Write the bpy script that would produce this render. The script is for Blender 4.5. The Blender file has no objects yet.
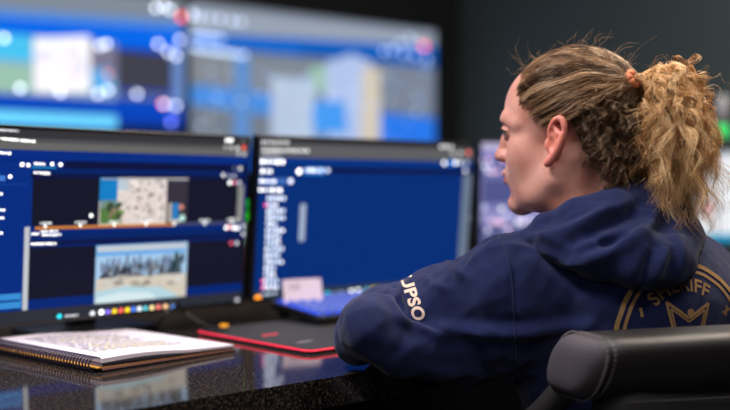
import bpy, bmesh, math, random
import numpy as np
from mathutils import Vector, Matrix, noise
from mathutils.bvhtree import BVHTree

C = bpy.context.scene.collection
R = random.Random(7)
NR = np.random.default_rng(11)
PI = math.pi
FX = 730 * 50 / 36.0
PITCH = math.atan(15 / FX)
CAM = Vector((0, 0, 1.0))
DESK_Z = 0.75

# ------------------------------------------------------------------ helpers
def lin(c):
    return tuple((v / 12.92 if v <= 0.04045 else ((v + 0.055) / 1.055) ** 2.4) for v in [x / 255 for x in c])

def ray(px, py):
    x, u = (px - 365) / FX, (205 - py) / FX
    c, s = math.cos(PITCH), math.sin(PITCH)
    return Vector((x, c + u * s, -s + u * c))

def at(px, py, Y):
    d = ray(px, py)
    return CAM + d * (Y / d.y)

def mat(name, col, rough=0.5, metal=0.0, spec=0.5, bump=0.0, bscale=200.0, var=0.0, vscale=20.0, coat=0.0, sheen=0.0, emit=None, estr=1.0, sss=0.0):
    m = bpy.data.materials.new(name); m.use_nodes = True
    nt = m.node_tree; b = nt.nodes['Principled BSDF']
    b.inputs['Base Color'].default_value = (*lin(col), 1)
    b.inputs['Roughness'].default_value = rough
    b.inputs['Metallic'].default_value = metal
    b.inputs['Specular IOR Level'].default_value = spec
    b.inputs['Coat Weight'].default_value = coat
    b.inputs['Sheen Weight'].default_value = sheen
    if sss:
        b.inputs['Subsurface Weight'].default_value = sss
        b.inputs['Subsurface Radius'].default_value = (0.010, 0.004, 0.002)
        b.inputs['Subsurface Scale'].default_value = 0.6
    if emit:
        b.inputs['Emission Color'].default_value = (*lin(emit), 1)
        b.inputs['Emission Strength'].default_value = estr
    tc = nt.nodes.new('ShaderNodeTexCoord')
    if var:
        n = nt.nodes.new('ShaderNodeTexNoise'); n.inputs['Scale'].default_value = vscale; n.inputs['Detail'].default_value = 5
        nt.links.new(tc.outputs['Object'], n.inputs['Vector'])
        r = nt.nodes.new('ShaderNodeValToRGB')
        r.color_ramp.elements[0].position = 0.3; r.color_ramp.elements[1].position = 0.7
        a = lin(col)
        r.color_ramp.elements[0].color = (*[v * (1 - var) for v in a], 1)
        r.color_ramp.elements[1].color = (*[min(1, v * (1 + var)) for v in a], 1)
        nt.links.new(n.outputs['Fac'], r.inputs['Fac']); nt.links.new(r.outputs['Color'], b.inputs['Base Color'])
    if bump:
        n = nt.nodes.new('ShaderNodeTexNoise'); n.inputs['Scale'].default_value = bscale; n.inputs['Detail'].default_value = 4
        nt.links.new(tc.outputs['Object'], n.inputs['Vector'])
        bp = nt.nodes.new('ShaderNodeBump'); bp.inputs['Strength'].default_value = bump; bp.inputs['Distance'].default_value = 0.002
        nt.links.new(n.outputs['Fac'], bp.inputs['Height']); nt.links.new(bp.outputs['Normal'], b.inputs['Normal'])
    return m

def tag(o, label, cat, group=None):
    o['label'] = label; o['category'] = cat
    if group: o['group'] = group
    return o

def thing(name, label, cat, loc=(0, 0, 0), rz=0.0, group=None):
    o = bpy.data.objects.new(name, None); C.objects.link(o)
    o.empty_display_size = 0.05
    o.location = loc; o.rotation_euler = (0, 0, rz)
    bpy.context.view_layer.update()
    return tag(o, label, cat, group)

def link(name, me, parent=None, mats=(), smooth=False, world=False):
    o = bpy.data.objects.new(name, me); C.objects.link(o)
    for m in mats: me.materials.append(m)
    if smooth:
        me.polygons.foreach_set('use_smooth', [True] * len(me.polygons))
    if parent is not None:
        o.parent = parent
        if world:
            bpy.context.view_layer.update()
            o.matrix_parent_inverse = parent.matrix_world.inverted()
    return o

def from_bm(name, bm, m, parent=None, smooth=False, bevel=0.0, world=False):
    me = bpy.data.meshes.new(name)
    bmesh.ops.recalc_face_normals(bm, faces=bm.faces)
    bm.to_mesh(me); bm.free()
    o = link(name, me, parent, [m], smooth, world)
    if bevel:
        b = o.modifiers.new('bevel', 'BEVEL'); b.width = bevel; b.segments = 3; b.limit_method = 'ANGLE'; b.angle_limit = math.radians(40)
        me.polygons.foreach_set('use_smooth', [True] * len(me.polygons))
        w = o.modifiers.new('wn', 'WEIGHTED_NORMAL'); w.keep_sharp = False
    return o

def box(bm, c, s, rot=None):
    r = bmesh.ops.create_cube(bm, size=1.0)
    M = Matrix.Translation(Vector(c)) @ (rot.to_4x4() if rot else Matrix()) @ Matrix.Diagonal((*s, 1))
    bmesh.ops.transform(bm, matrix=M, verts=r['verts'])

def cyl(bm, a, b, r1, r2=None, n=24):
    a, b = Vector(a), Vector(b); d = b - a
    q = d.to_track_quat('Z', 'Y').to_matrix().to_4x4()
    bmesh.ops.create_cone(bm, cap_ends=True, segments=n, radius1=r1, radius2=r1 if r2 is None else r2, depth=d.length,
                          matrix=Matrix.Translation((a + b) / 2) @ q)

def ball(bm, c, r, n=12):
    bmesh.ops.create_uvsphere(bm, u_segments=n * 2, v_segments=n, radius=1.0,
                              matrix=Matrix.Translation(Vector(c)) @ Matrix.Diagonal((*(r if hasattr(r, '__len__') else (r, r, r)), 1)))

def spline(pts, n):
    """Catmull-Rom through pts, n samples a span."""
    P = np.array([tuple(p) for p in pts], float)
    P = np.vstack([2 * P[0] - P[1], P, 2 * P[-1] - P[-2]])
    out = []
    for i in range(1, len(P) - 2):
        for t in np.linspace(0, 1, n, endpoint=False):
            a, b, c, d = P[i - 1:i + 3]
            out.append(0.5 * (2 * b + (c - a) * t + (2 * a - 5 * b + 4 * c - d) * t * t + (3 * b - a - 3 * c + d) * t ** 3))
    out.append(P[-2])
    return np.array(out)

def tube(bm, pts, rad, n=10, cap=True):
    pts = [Vector(p) for p in pts]
    rads = rad if hasattr(rad, '__len__') else [rad] * len(pts)
    rings = []; up = Vector((0.13, 0.31, 0.94)).normalized()
    for i, p in enumerate(pts):
        t = (pts[min(i + 1, len(pts) - 1)] - pts[max(i - 1, 0)]).normalized()
        s = t.cross(up)
        if s.length < 1e-3: s = t.cross(Vector((1, 0, 0)))
        s.normalize(); up = s.cross(t).normalized()
        rings.append([bm.verts.new(p + (s * math.cos(2 * PI * k / n) + up * math.sin(2 * PI * k / n)) * rads[i]) for k in range(n)])
    for a, b in zip(rings, rings[1:]):
        for k in range(n):
            bm.faces.new((a[k], a[(k + 1) % n], b[(k + 1) % n], b[k]))
    if cap:
        bm.faces.new(rings[0]); bm.faces.new(rings[-1])

def prism(bm, poly, z0, z1):
    lo = [bm.verts.new((x, y, z0)) for x, y in poly]; hi = [bm.verts.new((x, y, z1)) for x, y in poly]
    bm.faces.new(lo[::-1]); bm.faces.new(hi); n = len(poly)
    for i in range(n):
        bm.faces.new((lo[i], lo[(i + 1) % n], hi[(i + 1) % n], hi[i]))

def rrect(w, h, r, n=5):
    out = []
    for cx, cy, a0 in ((w / 2 - r, h / 2 - r, 0), (-w / 2 + r, h / 2 - r, 90), (-w / 2 + r, -h / 2 + r, 180), (w / 2 - r, -h / 2 + r, 270)):
        for k in range(n + 1):
            a = math.radians(a0 + 90 * k / n); out.append((cx + r * math.cos(a), cy + r * math.sin(a)))
    return out

def struct(name, bm, m):
    o = from_bm(name, bm, m); o['kind'] = 'structure'; return o

# ------------------------------------------------------------------ distance fields and surface nets
class Field:
    def __init__(s, lo, hi, h):
        s.h = h; s.lo = np.array(lo, float); s.n = np.ceil((np.array(hi) - s.lo) / h).astype(int) + 1
        s.ax = [(s.lo[i] + h * np.arange(s.n[i])).astype(np.float32) for i in range(3)]
        s.v = np.full(tuple(s.n), 1.0, np.float32)
    def sub(s, lo, hi):
        a = np.clip(np.floor((np.array(lo) - s.lo) / s.h).astype(int), 0, s.n)
        b = np.clip(np.ceil((np.array(hi) - s.lo) / s.h).astype(int) + 1, 0, s.n)
        if (b <= a).any(): return None, None
        sl = tuple(slice(a[i], b[i]) for i in range(3))
        return sl, np.meshgrid(*[s.ax[i][a[i]:b[i]] for i in range(3)], indexing='ij')
    def comb(s, sl, d, k, op):
        v = s.v[sl]
        if op == 'add':
            if k <= 0: r = np.minimum(v, d)
            else:
                t = np.clip(0.5 + 0.5 * (v - d) / k, 0, 1); r = v * (1 - t) + d * t - k * t * (1 - t)
        else:
            d = -d
            if k <= 0: r = np.maximum(v, d)
            else:
                t = np.clip(0.5 - 0.5 * (v - d) / k, 0, 1); r = v * (1 - t) + d * t + k * t * (1 - t)
        s.v[sl] = r
    def ell(s, c, r, k=0.0, rot=None, op='add'):
        c = np.array(tuple(c)); r = np.array(tuple(r) if hasattr(r, '__len__') else (r, r, r)); m = (r.max() + 2.5 * k + 3 * s.h)
        sl, G = s.sub(c - m, c + m)
        if sl is None: return
        p = [G[i] - c[i] for i in range(3)]
        if rot is not None:
            q = rot  # columns = axes
            p = [p[0] * q[0][i] + p[1] * q[1][i] + p[2] * q[2][i] for i in range(3)]
        k0 = np.sqrt(sum((p[i] / r[i]) ** 2 for i in range(3))) + 1e-9
        k1 = np.sqrt(sum((p[i] / r[i] ** 2) ** 2 for i in range(3))) + 1e-9
        s.comb(sl, k0 * (k0 - 1) / k1, k, op)
    def cap(s, a, b, ra, rb=None, k=0.0, op='add'):
        rb = ra if rb is None else rb
        a, b = np.array(tuple(a)), np.array(tuple(b)); m = max(ra, rb) + 2.5 * k + 3 * s.h
        sl, G = s.sub(np.minimum(a, b) - m, np.maximum(a, b) + m)
        if sl is None: return
        d = b - a; L = max((d * d).sum(), 1e-12)
        t = np.clip(((G[0] - a[0]) * d[0] + (G[1] - a[1]) * d[1] + (G[2] - a[2]) * d[2]) / L, 0, 1)
        dist = np.sqrt((G[0] - a[0] - t * d[0]) ** 2 + (G[1] - a[1] - t * d[1]) ** 2 + (G[2] - a[2] - t * d[2]) ** 2)
        s.comb(sl, dist - (ra + (rb - ra) * t), k, op)
    def chain(s, pts, rad, k=0.0, op='add'):
        rad = rad if hasattr(rad, '__len__') else [rad] * len(pts)
        for i in range(len(pts) - 1): s.cap(pts[i], pts[i + 1], rad[i], rad[i + 1], k, op)
    def mesh(s):
        """naive surface nets: returns verts (n,3), quads (m,4)"""
        v = s.v; ins = v < 0; N = s.n - 1
        cnt = np.zeros(tuple(N), np.int8); 
        cor = [(i, j, k) for i in (0, 1) for j in (0, 1) for k in (0, 1)]
        for c in cor: cnt += ins[c[0]:c[0] + N[0], c[1]:c[1] + N[1], c[2]:c[2] + N[2]]
        act = (cnt > 0) & (cnt < 8); idx = np.argwhere(act)
        acc = np.zeros((len(idx), 3)); w = np.zeros(len(idx))
        val = {c: v[idx[:, 0] + c[0], idx[:, 1] + c[1], idx[:, 2] + c[2]] for c in cor}
        for c in cor:
            for ax in range(3):
                if c[ax]: continue
                e = list(c); e[ax] = 1; a, b = val[c], val[tuple(e)]
                x = (a < 0) != (b < 0); t = np.where(x, a / np.where(x, a - b, 1), 0)
                p = np.tile(np.array(c, float), (len(idx), 1)); p[:, ax] += t
                acc[x] += p[x]; w[x] += 1
        V = s.lo + (idx + acc / w[:, None]) * s.h
        ids = np.full(tuple(N), -1, np.int32); ids[act] = np.arange(len(idx))
        Q = []
        for ax in range(3):
            sl0 = [slice(None)] * 3; sl1 = [slice(None)] * 3
            sl0[ax] = slice(0, -1); sl1[ax] = slice(1, None)
            A, B = ins[tuple(sl0)], ins[tuple(sl1)]
            E = np.argwhere(A != B); o1, o2 = (ax + 1) % 3, (ax + 2) % 3
            ok = (E[:, o1] > 0) & (E[:, o2] > 0) & (E[:, o1] < N[o1]) & (E[:, o2] < N[o2]); E = E[ok]
            f = A[tuple(E.T)]
            def cell(d1, d2):
                e = E.copy(); e[:, o1] -= d1; e[:, o2] -= d2; return ids[tuple(e.T)]
            q = np.stack([cell(1, 1), cell(0, 1), cell(0, 0), cell(1, 0)], 1)
            q[~f] = q[~f][:, ::-1]; Q.append(q)
        return V, np.vstack(Q)

def np_mesh(name, V, Q):
    me = bpy.data.meshes.new(name); k = Q.shape[1]
    me.vertices.add(len(V)); me.vertices.foreach_set('co', np.asarray(V, np.float32).ravel())
    me.loops.add(Q.size); me.loops.foreach_set('vertex_index', Q.astype(np.int32).ravel())
    me.polygons.add(len(Q)); me.polygons.foreach_set('loop_start', np.arange(0, Q.size, k, dtype=np.int32))
    try: me.polygons.foreach_set('loop_total', np.full(len(Q), k, np.int32))
    except Exception: pass
    me.update(calc_edges=True); me.validate()
    return me

def strands_mesh(name, curves, rads, cols):
    """curves: list of (n,3) arrays with one n; builds three-sided tapering fibres, colour per fibre"""
    P = np.stack(curves); S, n, _ = P.shape
    T = np.gradient(P, axis=1); T /= np.linalg.norm(T, axis=2, keepdims=True) + 1e-9
    up = NR.normal(size=(S, 1, 3)); up = np.broadcast_to(up, P.shape)
    A = np.cross(T, up); A /= np.linalg.norm(A, axis=2, keepdims=True) + 1e-9
    B = np.cross(T, A)
    tap = np.clip(np.minimum(1.0, (1 - np.linspace(0, 1, n)) * 3 + 0.25), 0, 1)[None, :, None] * np.asarray(rads)[:, None, None]
    V = np.stack([P + tap * (A * math.cos(a) + B * math.sin(a)) for a in (0, 2 * PI / 3, 4 * PI / 3)], 2)  # S,n,3,3
    base = (np.arange(S)[:, None, None] * n + np.arange(n - 1)[None, :, None]) * 3
    k = np.arange(3)[None, None, :]; k2 = (k + 1) % 3
    Q = np.stack([base + k, base + k2, base + 3 + k2, base + 3 + k], -1).reshape(-1, 4)
    me = np_mesh(name, V.reshape(-1, 3), Q)
    at_ = me.color_attributes.new('Col', 'FLOAT_COLOR', 'POINT')
    c = np.ones((S, n * 3, 4), np.float32); c[:, :, :3] = np.asarray(cols)[:, None, :]
    at_.data.foreach_set('color', c.ravel())
    me.polygons.foreach_set('use_smooth', np.ones(len(me.polygons), bool))
    return me

# ------------------------------------------------------------------ screens: one mesh of flat layered shapes with a colour each
def screen_mat(name, strength):
    m = bpy.data.materials.new(name); m.use_nodes = True
    nt = m.node_tree; b = nt.nodes['Principled BSDF']
    b.inputs['Base Color'].default_value = (0.004, 0.004, 0.005, 1); b.inputs['Roughness'].default_value = 0.5; b.inputs['Specular IOR Level'].default_value = 0.02
    a = nt.nodes.new('ShaderNodeAttribute'); a.attribute_name = 'Col'
    nt.links.new(a.outputs['Color'], b.inputs['Emission Color']); b.inputs['Emission Strength'].default_value = strength
    return m

class Screen:
    """local frame: x right, z up on the glass, -y towards the viewer"""
    def __init__(s, M, w, h):
        s.M = M; s.w = w; s.h = h; s.bm = bmesh.new(); s.lay = s.bm.loops.layers.float_color.new('Col'); s.n = 0; s.gain = 1.0; s.gap = 1.0
        s.inv = M.inverted()
    def uv(s, px, py):
        d = s.inv.to_3x3() @ ray(px, py); o = s.inv @ CAM
        t = -o.y / d.y; p = o + d * t
        return p.x, p.z
    def poly(s, pts, col, lay, gain=1.0):
        pts = [(max(-s.w / 2, min(s.w / 2, x)), max(-s.h / 2, min(s.h / 2, z))) for x, z in pts]
        try: f = s.bm.faces.new([s.bm.verts.new((x, -0.00012 * lay, z)) for x, z in pts])
        except ValueError: return
        c = (*[v * gain for v in lin(col)], 1)
        for l in f.loops: l[s.lay] = c
    def rect(s, x0, y0, x1, y1, col, lay=1):
        a, b = s.uv(x0, y0), s.uv(x1, y1)
        s.poly([(a[0], b[1]), (b[0], b[1]), (b[0], a[1]), (a[0], a[1])], col, lay)
    def band(s, xr, y0, y1, col, lay=1, x0=-60, x1=800):
        """a strip along the whole screen, its height read at xr"""
        z0, z1 = s.uv(xr, y0)[1], s.uv(xr, y1)[1]; a, b = max(-s.w / 2, s.uv(x0, (y0 + y1) / 2)[0]), min(s.w / 2, s.uv(x1, (y0 + y1) / 2)[0])
        s.poly([(a, z1), (b, z1), (b, z0), (a, z0)], col, lay)
    def quad(s, pts, col, lay=1):
        s.poly([s.uv(*p) for p in pts], col, lay)
    def disc(s, px, py, r, col, lay=6, n=14):
        x, z = s.uv(px, py)
        s.poly([(x + r * math.cos(2 * PI * k / n), z + r * math.sin(2 * PI * k / n)) for k in range(n)], col, lay, s.gain)
    def words(s, x0, y0, x1, y1, hgt, col, lay=6):
        """an illegible run of small marks along a line"""
        a, b = s.uv(x0, y0), s.uv(x1, y1); L = b[0] - a[0]; x = 0.0
        while x < L:
            w = hgt * R.uniform(0.35, 0.8)
            z = a[1] + (b[1] - a[1]) * x / max(L, 1e-6); hh = hgt * R.uniform(0.7, 1.0)
            s.poly([(a[0] + x, z - hh / 2), (a[0] + x + w, z - hh / 2), (a[0] + x + w, z + hh / 2), (a[0] + x, z + hh / 2)], col, lay, s.gain)
            x += w * s.gap + hgt * (0.18 if R.random() < 0.8 else 0.5)
    def blobs(s, x0, y0, x1, y1, n, cols, rx, ry, lay=4):
        a, b = s.uv(x0, y0), s.uv(x1, y1)
        for i in range(n):
            x = R.uniform(a[0] + rx, b[0] - rx); z = R.uniform(b[1] + ry, a[1] - ry); q = R.uniform(0.5, 1.0)
            k = 7; ph = R.uniform(0, 6)
            s.poly([(x + rx * q * math.cos(2 * PI * j / k + ph) * R.uniform(.7, 1), z + ry * q * math.sin(2 * PI * j / k + ph) * R.uniform(.7, 1)) for j in range(k)], R.choice(cols), lay + i % 4 * 0.3)
    def build(s, parent, m):
        me = bpy.data.meshes.new('screen'); s.bm.to_mesh(me); s.bm.free()
        o = link('screen', me, parent, [m]); return o

# ------------------------------------------------------------------ materials
M_black = mat('black plastic', (18, 18, 20), 0.38, bump=0.05, bscale=900)
M_bezel = mat('bezel plastic', (14, 14, 16), 0.3)
M_grey = mat('grey plastic', (70, 72, 76), 0.45)
M_metal = mat('dark metal', (60, 60, 64), 0.35, metal=0.9)
M_leather = mat('black leather', (38, 35, 36), 0.42, bump=0.35, bscale=700, spec=0.5)
M_leather_grey = mat('charcoal mesh fabric', (76, 69, 74), 0.7, bump=0.5, bscale=1500)
M_thread = mat('grey thread', (120, 112, 112), 0.8)
M_hoodie = mat('navy fleece', (22, 31, 71), 0.92, bump=0.45, bscale=900, var=0.12, vscale=60, sheen=0.14, spec=0.2)
M_gold = mat('tan print', (158, 124, 78), 0.85, var=0.12, vscale=300)
M_cream = mat('cream print', (232, 205, 180), 0.85, var=0.05, vscale=300)
M_trouser = mat('black cotton', (22, 22, 26), 0.9)
M_shoe = mat('black rubber', (20, 20, 20), 0.6)
M_paper = mat('white paper', (208, 200, 214), 0.85)
M_ink = mat('grey ink', (84, 80, 92), 0.9)
M_hilite = mat('yellow highlighter', (214, 204, 84), 0.8)
M_scrunchie = mat('orange elastic', (205, 120, 80), 0.8, bump=0.6, bscale=400)

# ------------------------------------------------------------------ camera
cam = bpy.data.cameras.new('camera'); co = bpy.data.objects.new('camera', cam); C.objects.link(co)
co.location = CAM; co.rotation_euler = (PI / 2 - PITCH, 0, 0)
cam.lens = 50; cam.sensor_width = 36; cam.sensor_fit = 'HORIZONTAL'; cam.clip_start = 0.02
cam.dof.use_dof = True; cam.dof.focus_distance = 1.36; cam.dof.aperture_fstop = 1.55; cam.dof.aperture_blades = 0
sc = bpy.context.scene; sc.camera = co
sc.view_settings.view_transform = 'Standard'; sc.view_settings.look = 'None'; sc.view_settings.gamma = 1.0
sc.view_settings.exposure = 0.0; sc.view_settings.use_curve_mapping = False
sc.cycles.use_denoising = True
sc.cycles.max_bounces = 6; sc.cycles.caustics_reflective = False; sc.cycles.caustics_refractive = False
w = bpy.data.worlds.new('World'); sc.world = w; w.use_nodes = True
w.node_tree.nodes['Background'].inputs['Color'].default_value = (0.004, 0.0045, 0.006, 1)

# ------------------------------------------------------------------ room
RC = Vector((0.53, 5.61, 0)); RU = Vector((-0.796, -0.605, 0)); RV = Vector((0.605, -0.796, 0))
def rp(u, v): p = RC + RU * u + RV * v; return (p.x, p.y)
LU, LV, HC = 7.0, 7.5, 2.8
bm = bmesh.new(); prism(bm, [rp(-.1, -.1), rp(LU + .1, -.1), rp(LU + .1, LV + .1), rp(-.1, LV + .1)][::-1], -0.1, 0.0)
M_floor = mat('dark carpet', (38, 38, 42), 0.95, bump=0.6, bscale=400, var=0.3, vscale=300)
struct('floor', bm, M_floor)
bm = bmesh.new(); prism(bm, [rp(-.1, -.1), rp(LU + .1, -.1), rp(LU + .1, LV + .1), rp(-.1, LV + .1)][::-1], HC, HC + 0.1)
struct('ceiling', bm, mat('black ceiling paint', (24, 25, 28), 0.9))
M_wall_blk = mat('black wall paint', (9, 10, 13), 0.85)
M_wall_gry = mat('grey green wall paint', (70, 80, 79), 0.8, bump=0.06, bscale=120, var=0.03, vscale=4)
def wall(name, a, b, c, d, m):
    bm = bmesh.new(); prism(bm, [rp(*a), rp(*b), rp(*c), rp(*d)], 0, HC); struct(name, bm, m)
wall('wall_left', (0, 0), (LU, 0), (LU, -.1), (0, -.1), M_wall_blk)
wall('wall_right', (0, -.1), (0, LV), (-.1, LV), (-.1, -.1), M_wall_gry)
wall('wall_back', (-.1, LV), (LU + .1, LV), (LU + .1, LV + .1), (-.1, LV + .1), M_wall_gry)
wall('wall_near', (LU, 0), (LU, LV), (LU + .1, LV), (LU + .1, 0), M_wall_gry)
for nm, a, b, c, d in (('baseboard_left', (0.0, 0), (LU, 0), (LU, .012), (0.0, .012)), ('baseboard_right', (0, .012), (0, LV), (.012, LV), (.012, .012))):
    bm = bmesh.new(); prism(bm, [rp(*a), rp(*b), rp(*c), rp(*d)], 0, 0.1); struct(nm, bm, M_black)

# ------------------------------------------------------------------ wall displays
S_wall = screen_mat('video wall picture', 1.1)
def wall_display(u0, u1, zt, zb, label):
    p = RC + RU * ((u0 + u1) / 2) + RV * 0.07; rz = math.atan2(-RU.y, -RU.x)
    t = thing('wall_display', label, 'screen', (p.x, p.y, (zt + zb) / 2), rz, 'video wall screens')
    wd, hg = u1 - u0, zt - zb
    bm = bmesh.new(); box(bm, (0, 0.035, 0), (wd, 0.07, hg)); from_bm('housing', bm, M_bezel, t, bevel=0.006)
    bm = bmesh.new(); box(bm, (0, 0.02 + .03, 0), (0.5, 0.04, 0.3)); from_bm('wall_bracket', bm, M_metal, t)
    s = Screen(Matrix.Translation(t.location) @ Matrix.Rotation(rz, 4, 'Z') @ Matrix.Translation((0, -0.002, 0)), wd - 0.03, hg - 0.03)
    a = s.w / 2; b = s.h / 2
    return t, s, a, b
def uof(px):   # where a sight line meets the display wall, along the wall
    d = ray(px, 190); n = RV; k = (RC + RV * .07 - CAM).dot(n) / d.dot(n); return (CAM + d * k - RC).dot(RU)
u_r, u_m, u_l = uof(437), uof(187.5), uof(-95)
zt = at(436, 31, 5.5).z; zb = zt - 0.86
t, s, a, b = wall_display(u_r, u_m, zt, zb, 'large wall screen showing a blurred street map, beside the grey wall')
s.gain = 4.5
s.poly([(-a, -b), (a, -b), (a, b), (-a, b)], (112, 122, 136), 0)
s.quad([(188, -12), (440, 22), (440, 52), (188, 32)], (146, 156, 172), 1); s.quad([(188, -12), (440, 22), (440, 34), (188, 6)], (118, 126, 142), 1.2)
s.quad([(188, 32), (440, 47), (440, 68), (188, 46)], (10, 98, 196), 2); s.quad([(300, 46), (440, 56), (440, 66), (300, 56)], (4, 84, 170), 2.2)
s.quad([(188, 84), (330, 100), (330, 124), (188, 104)], (74, 138, 218), 1.3); s.quad([(234, 56), (250, 58), (250, 160), (234, 160)], (92, 138, 200), 1.5); s.quad([(376, 112), (440, 118), (440, 170), (376, 170)], (40, 116, 226), 1.6)
s.quad([(188, 46), (240, 52), (240, 84), (188, 82)], (128, 134, 142), 1.1); s.quad([(250, 58), (330, 66), (330, 96), (250, 92)], (126, 134, 146), 1.1); s.quad([(380, 68), (440, 70), (440, 112), (380, 108)], (118, 128, 146), 1.1)
s.quad([(272, 76), (316, 80), (316, 150), (270, 150)], (176, 192, 216), 2.2)
s.quad([(326, 62), (352, 54), (372, 62), (374, 150), (326, 150)], (172, 190, 228), 2.4)
s.quad([(362, 66), (380, 70), (380, 150), (360, 150)], (206, 196, 180), 2.8)
s.quad([(312, 104), (344, 100), (348, 132), (314, 134)], (70, 150, 234), 3.0)
s.rect(310, 66, 326, 92, (150, 190, 170), 2.1)
s.rect(190, 146, 440, 190, (20, 84, 190), 3)
for (x, y) in ((200, 17), (210, 18), (220, 19), (192, 12), (232, 21), (241, 22), (400, 44), (410, 38), (418, 44), (392, 50), (384, 51), (404, 54), (414, 56), (427, 60)): s.disc(x, y, 0.011, (150, 162, 185), 5)
for i in range(11): s.disc(192 + i * 5.2, 48 + i * .8 + R.uniform(-1, 1), 0.010, (150, 168, 195), 5)
for i in range(8): s.disc(193 + i * 4.0, 34 + i * .6, 0.009, (140, 158, 190), 5)
s.disc(424, 46, 0.016, (236, 60, 46), 6); s.disc(193, 16, 0.009, (220, 230, 250), 6)
for i in range(60): s.disc(R.uniform(195, 428), R.uniform(64, 140), R.uniform(.003, .007), R.choice([(150, 165, 190), (110, 130, 160), (90, 140, 210), (150, 150, 140), (130, 160, 150)]), 4)
s.build(t, S_wall).location = (0, -.002, 0)
t, s, a, b = wall_display(u_m + .006, u_l, zt, zb, 'large wall screen playing a bright street video, left of the map screen')
s.gain = 4.5
s.poly([(-a, -b), (a, -b), (a, b), (-a, b)], (2, 62, 178), 0)
s.quad([(-80, -60), (188, -30), (188, 22), (-80, 2)], (124, 134, 148), 1); s.quad([(-80, -40), (188, -20), (188, 0), (-80, -22)], (76, 82, 92), 1.4)
s.quad([(-80, 2), (188, 22), (188, 34), (-80, 16)], (84, 136, 208), 1.6); s.quad([(-80, 12), (188, 30), (188, 50), (-80, 36)], (0, 100, 226), 2)
s.rect(-30, 30, 116, 100, (140, 170, 190), 3); s.rect(-30, 30, 32, 62, (70, 190, 235), 4); s.rect(-30, 62, 32, 92, (150, 190, 170), 4)
s.quad([(34, 38), (90, 36), (90, 92), (34, 92)], (255, 252, 255), 5); s.blobs(32, 36, 92, 96, 40, [(255, 240, 250), (240, 244, 255), (255, 255, 255), (230, 225, 245)], .04, .04, 5)
s.rect(90, 44, 117, 78, (120, 116, 140), 4.5); s.rect(92, 68, 112, 92, (90, 170, 230), 4.7); s.disc(108, 74, .012, (160, 80, 50), 5)
s.rect(-30, 89, 100, 97, (176, 130, 110), 5.2)
s.rect(117, 50, 172, 92, (62, 62, 74), 4); s.rect(117, 92, 172, 101, (96, 106, 132), 4); s.rect(173, 50, 185, 104, (110, 142, 200), 4.2)
s.quad([(-80, 92), (186, 104), (186, 112), (-80, 103)], (2, 72, 186), 5)
s.rect(-90, 106, 117, 128, (110, 216, 255), 6); s.rect(117, 124, 186, 140, (16, 30, 60), 6)
s.rect(-90, 128, 117, 140, (16, 34, 66), 6); s.rect(-90, 140, 186, 190, (10, 60, 170), 6)
for (x, y) in ((156, 8), (164, 6), (170, 10), (158, 44), (168, 52), (176, 56), (180, 40), (100, 46), (106, 44), (137, 94), (4, 38), (165, 104), (176, 106), (186, 104), (185, 112), (20, 88), (108, 90), (60, 92), (98, 94)):
    s.disc(x, y, 0.010, (225, 232, 250), 7)
s.disc(182, 17, 0.016, (236, 60, 46), 8); s.disc(171, 122, .011, (120, 130, 255), 7); s.disc(162, 104, .009, (255, 130, 120), 8)
s.build(t, S_wall).location = (0, -.002, 0)

# ------------------------------------------------------------------ desk
EO = Vector((-0.02, 1.372, 0)); ED = Vector((0.745, 0.667, 0)).normalized(); EN = Vector((-ED.y, ED.x, 0))
def dp(t, n): p = EO + ED * t + EN * n; return (p.x, p.y)
t = thing('control_desk', 'long black speckled granite desk with monitors along it', 'desk', (*dp(0.3, 0.5), 0))
g = bpy.data.materials.new('black granite'); g.use_nodes = True; nt = g.node_tree; b = nt.nodes['Principled BSDF']
tc = nt.nodes.new('ShaderNodeTexCoord')
v1 = nt.nodes.new('ShaderNodeTexVoronoi'); v1.inputs['Scale'].default_value = 330
n1 = nt.nodes.new('ShaderNodeTexNoise'); n1.inputs['Scale'].default_value = 260; n1.inputs['Detail'].default_value = 6; n1.inputs['Roughness'].default_value = .7
r1 = nt.nodes.new('ShaderNodeValToRGB'); e = r1.color_ramp.elements
e[0].position = 0.42; e[0].color = (0.005, 0.005, 0.006, 1); e[1].position = 0.72; e[1].color = (0.24, 0.17, 0.13, 1)
m1 = e.new(0.55); m1.color = (0.028, 0.022, 0.019, 1)
nt.links.new(tc.outputs['Object'], v1.inputs['Vector']); nt.links.new(tc.outputs['Object'], n1.inputs['Vector'])
nt.links.new(n1.outputs['Fac'], r1.inputs['Fac']); nt.links.new(r1.outputs['Color'], b.inputs['Base Color'])
b.inputs['Roughness'].default_value = 0.07; b.inputs['Specular IOR Level'].default_value = 0.55
bm = bmesh.new(); prism(bm, [dp(-1.3, 0), dp(2.3, 0), dp(2.3, 1.02), dp(-1.3, 1.02)], 0.71, DESK_Z)
from_bm('worktop', bm, g, t, world=True)
bm = bmesh.new(); prism(bm, [dp(-1.25, .32), dp(2.25, .32), dp(2.25, .35), dp(-1.25, .35)], 0.0, 0.709)
from_bm('modesty_panel', bm, M_black, t, world=True)
bm = bmesh.new(); prism(bm, [dp(-1.3, 1.0), dp(2.3, 1.0), dp(2.3, 1.02), dp(-1.3, 1.02)], DESK_Z, DESK_Z + .13)
from_bm('reflection_blocker', bm, M_black, t, world=True)  # added strip that keeps the wall screens from reflecting in the worktop
for q in (-1.22, 2.2):
    bm = bmesh.new(); prism(bm, [dp(q, .06), dp(q + .04, .06), dp(q + .04, .31), dp(q, .31)], 0, 0.709); from_bm('leg', bm, M_black, t, world=True)
    bm = bmesh.new(); prism(bm, [dp(q, .36), dp(q + .04, .36), dp(q + .04, .98), dp(q, .98)], 0, 0.709); from_bm('leg', bm, M_black, t, world=True)

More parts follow.
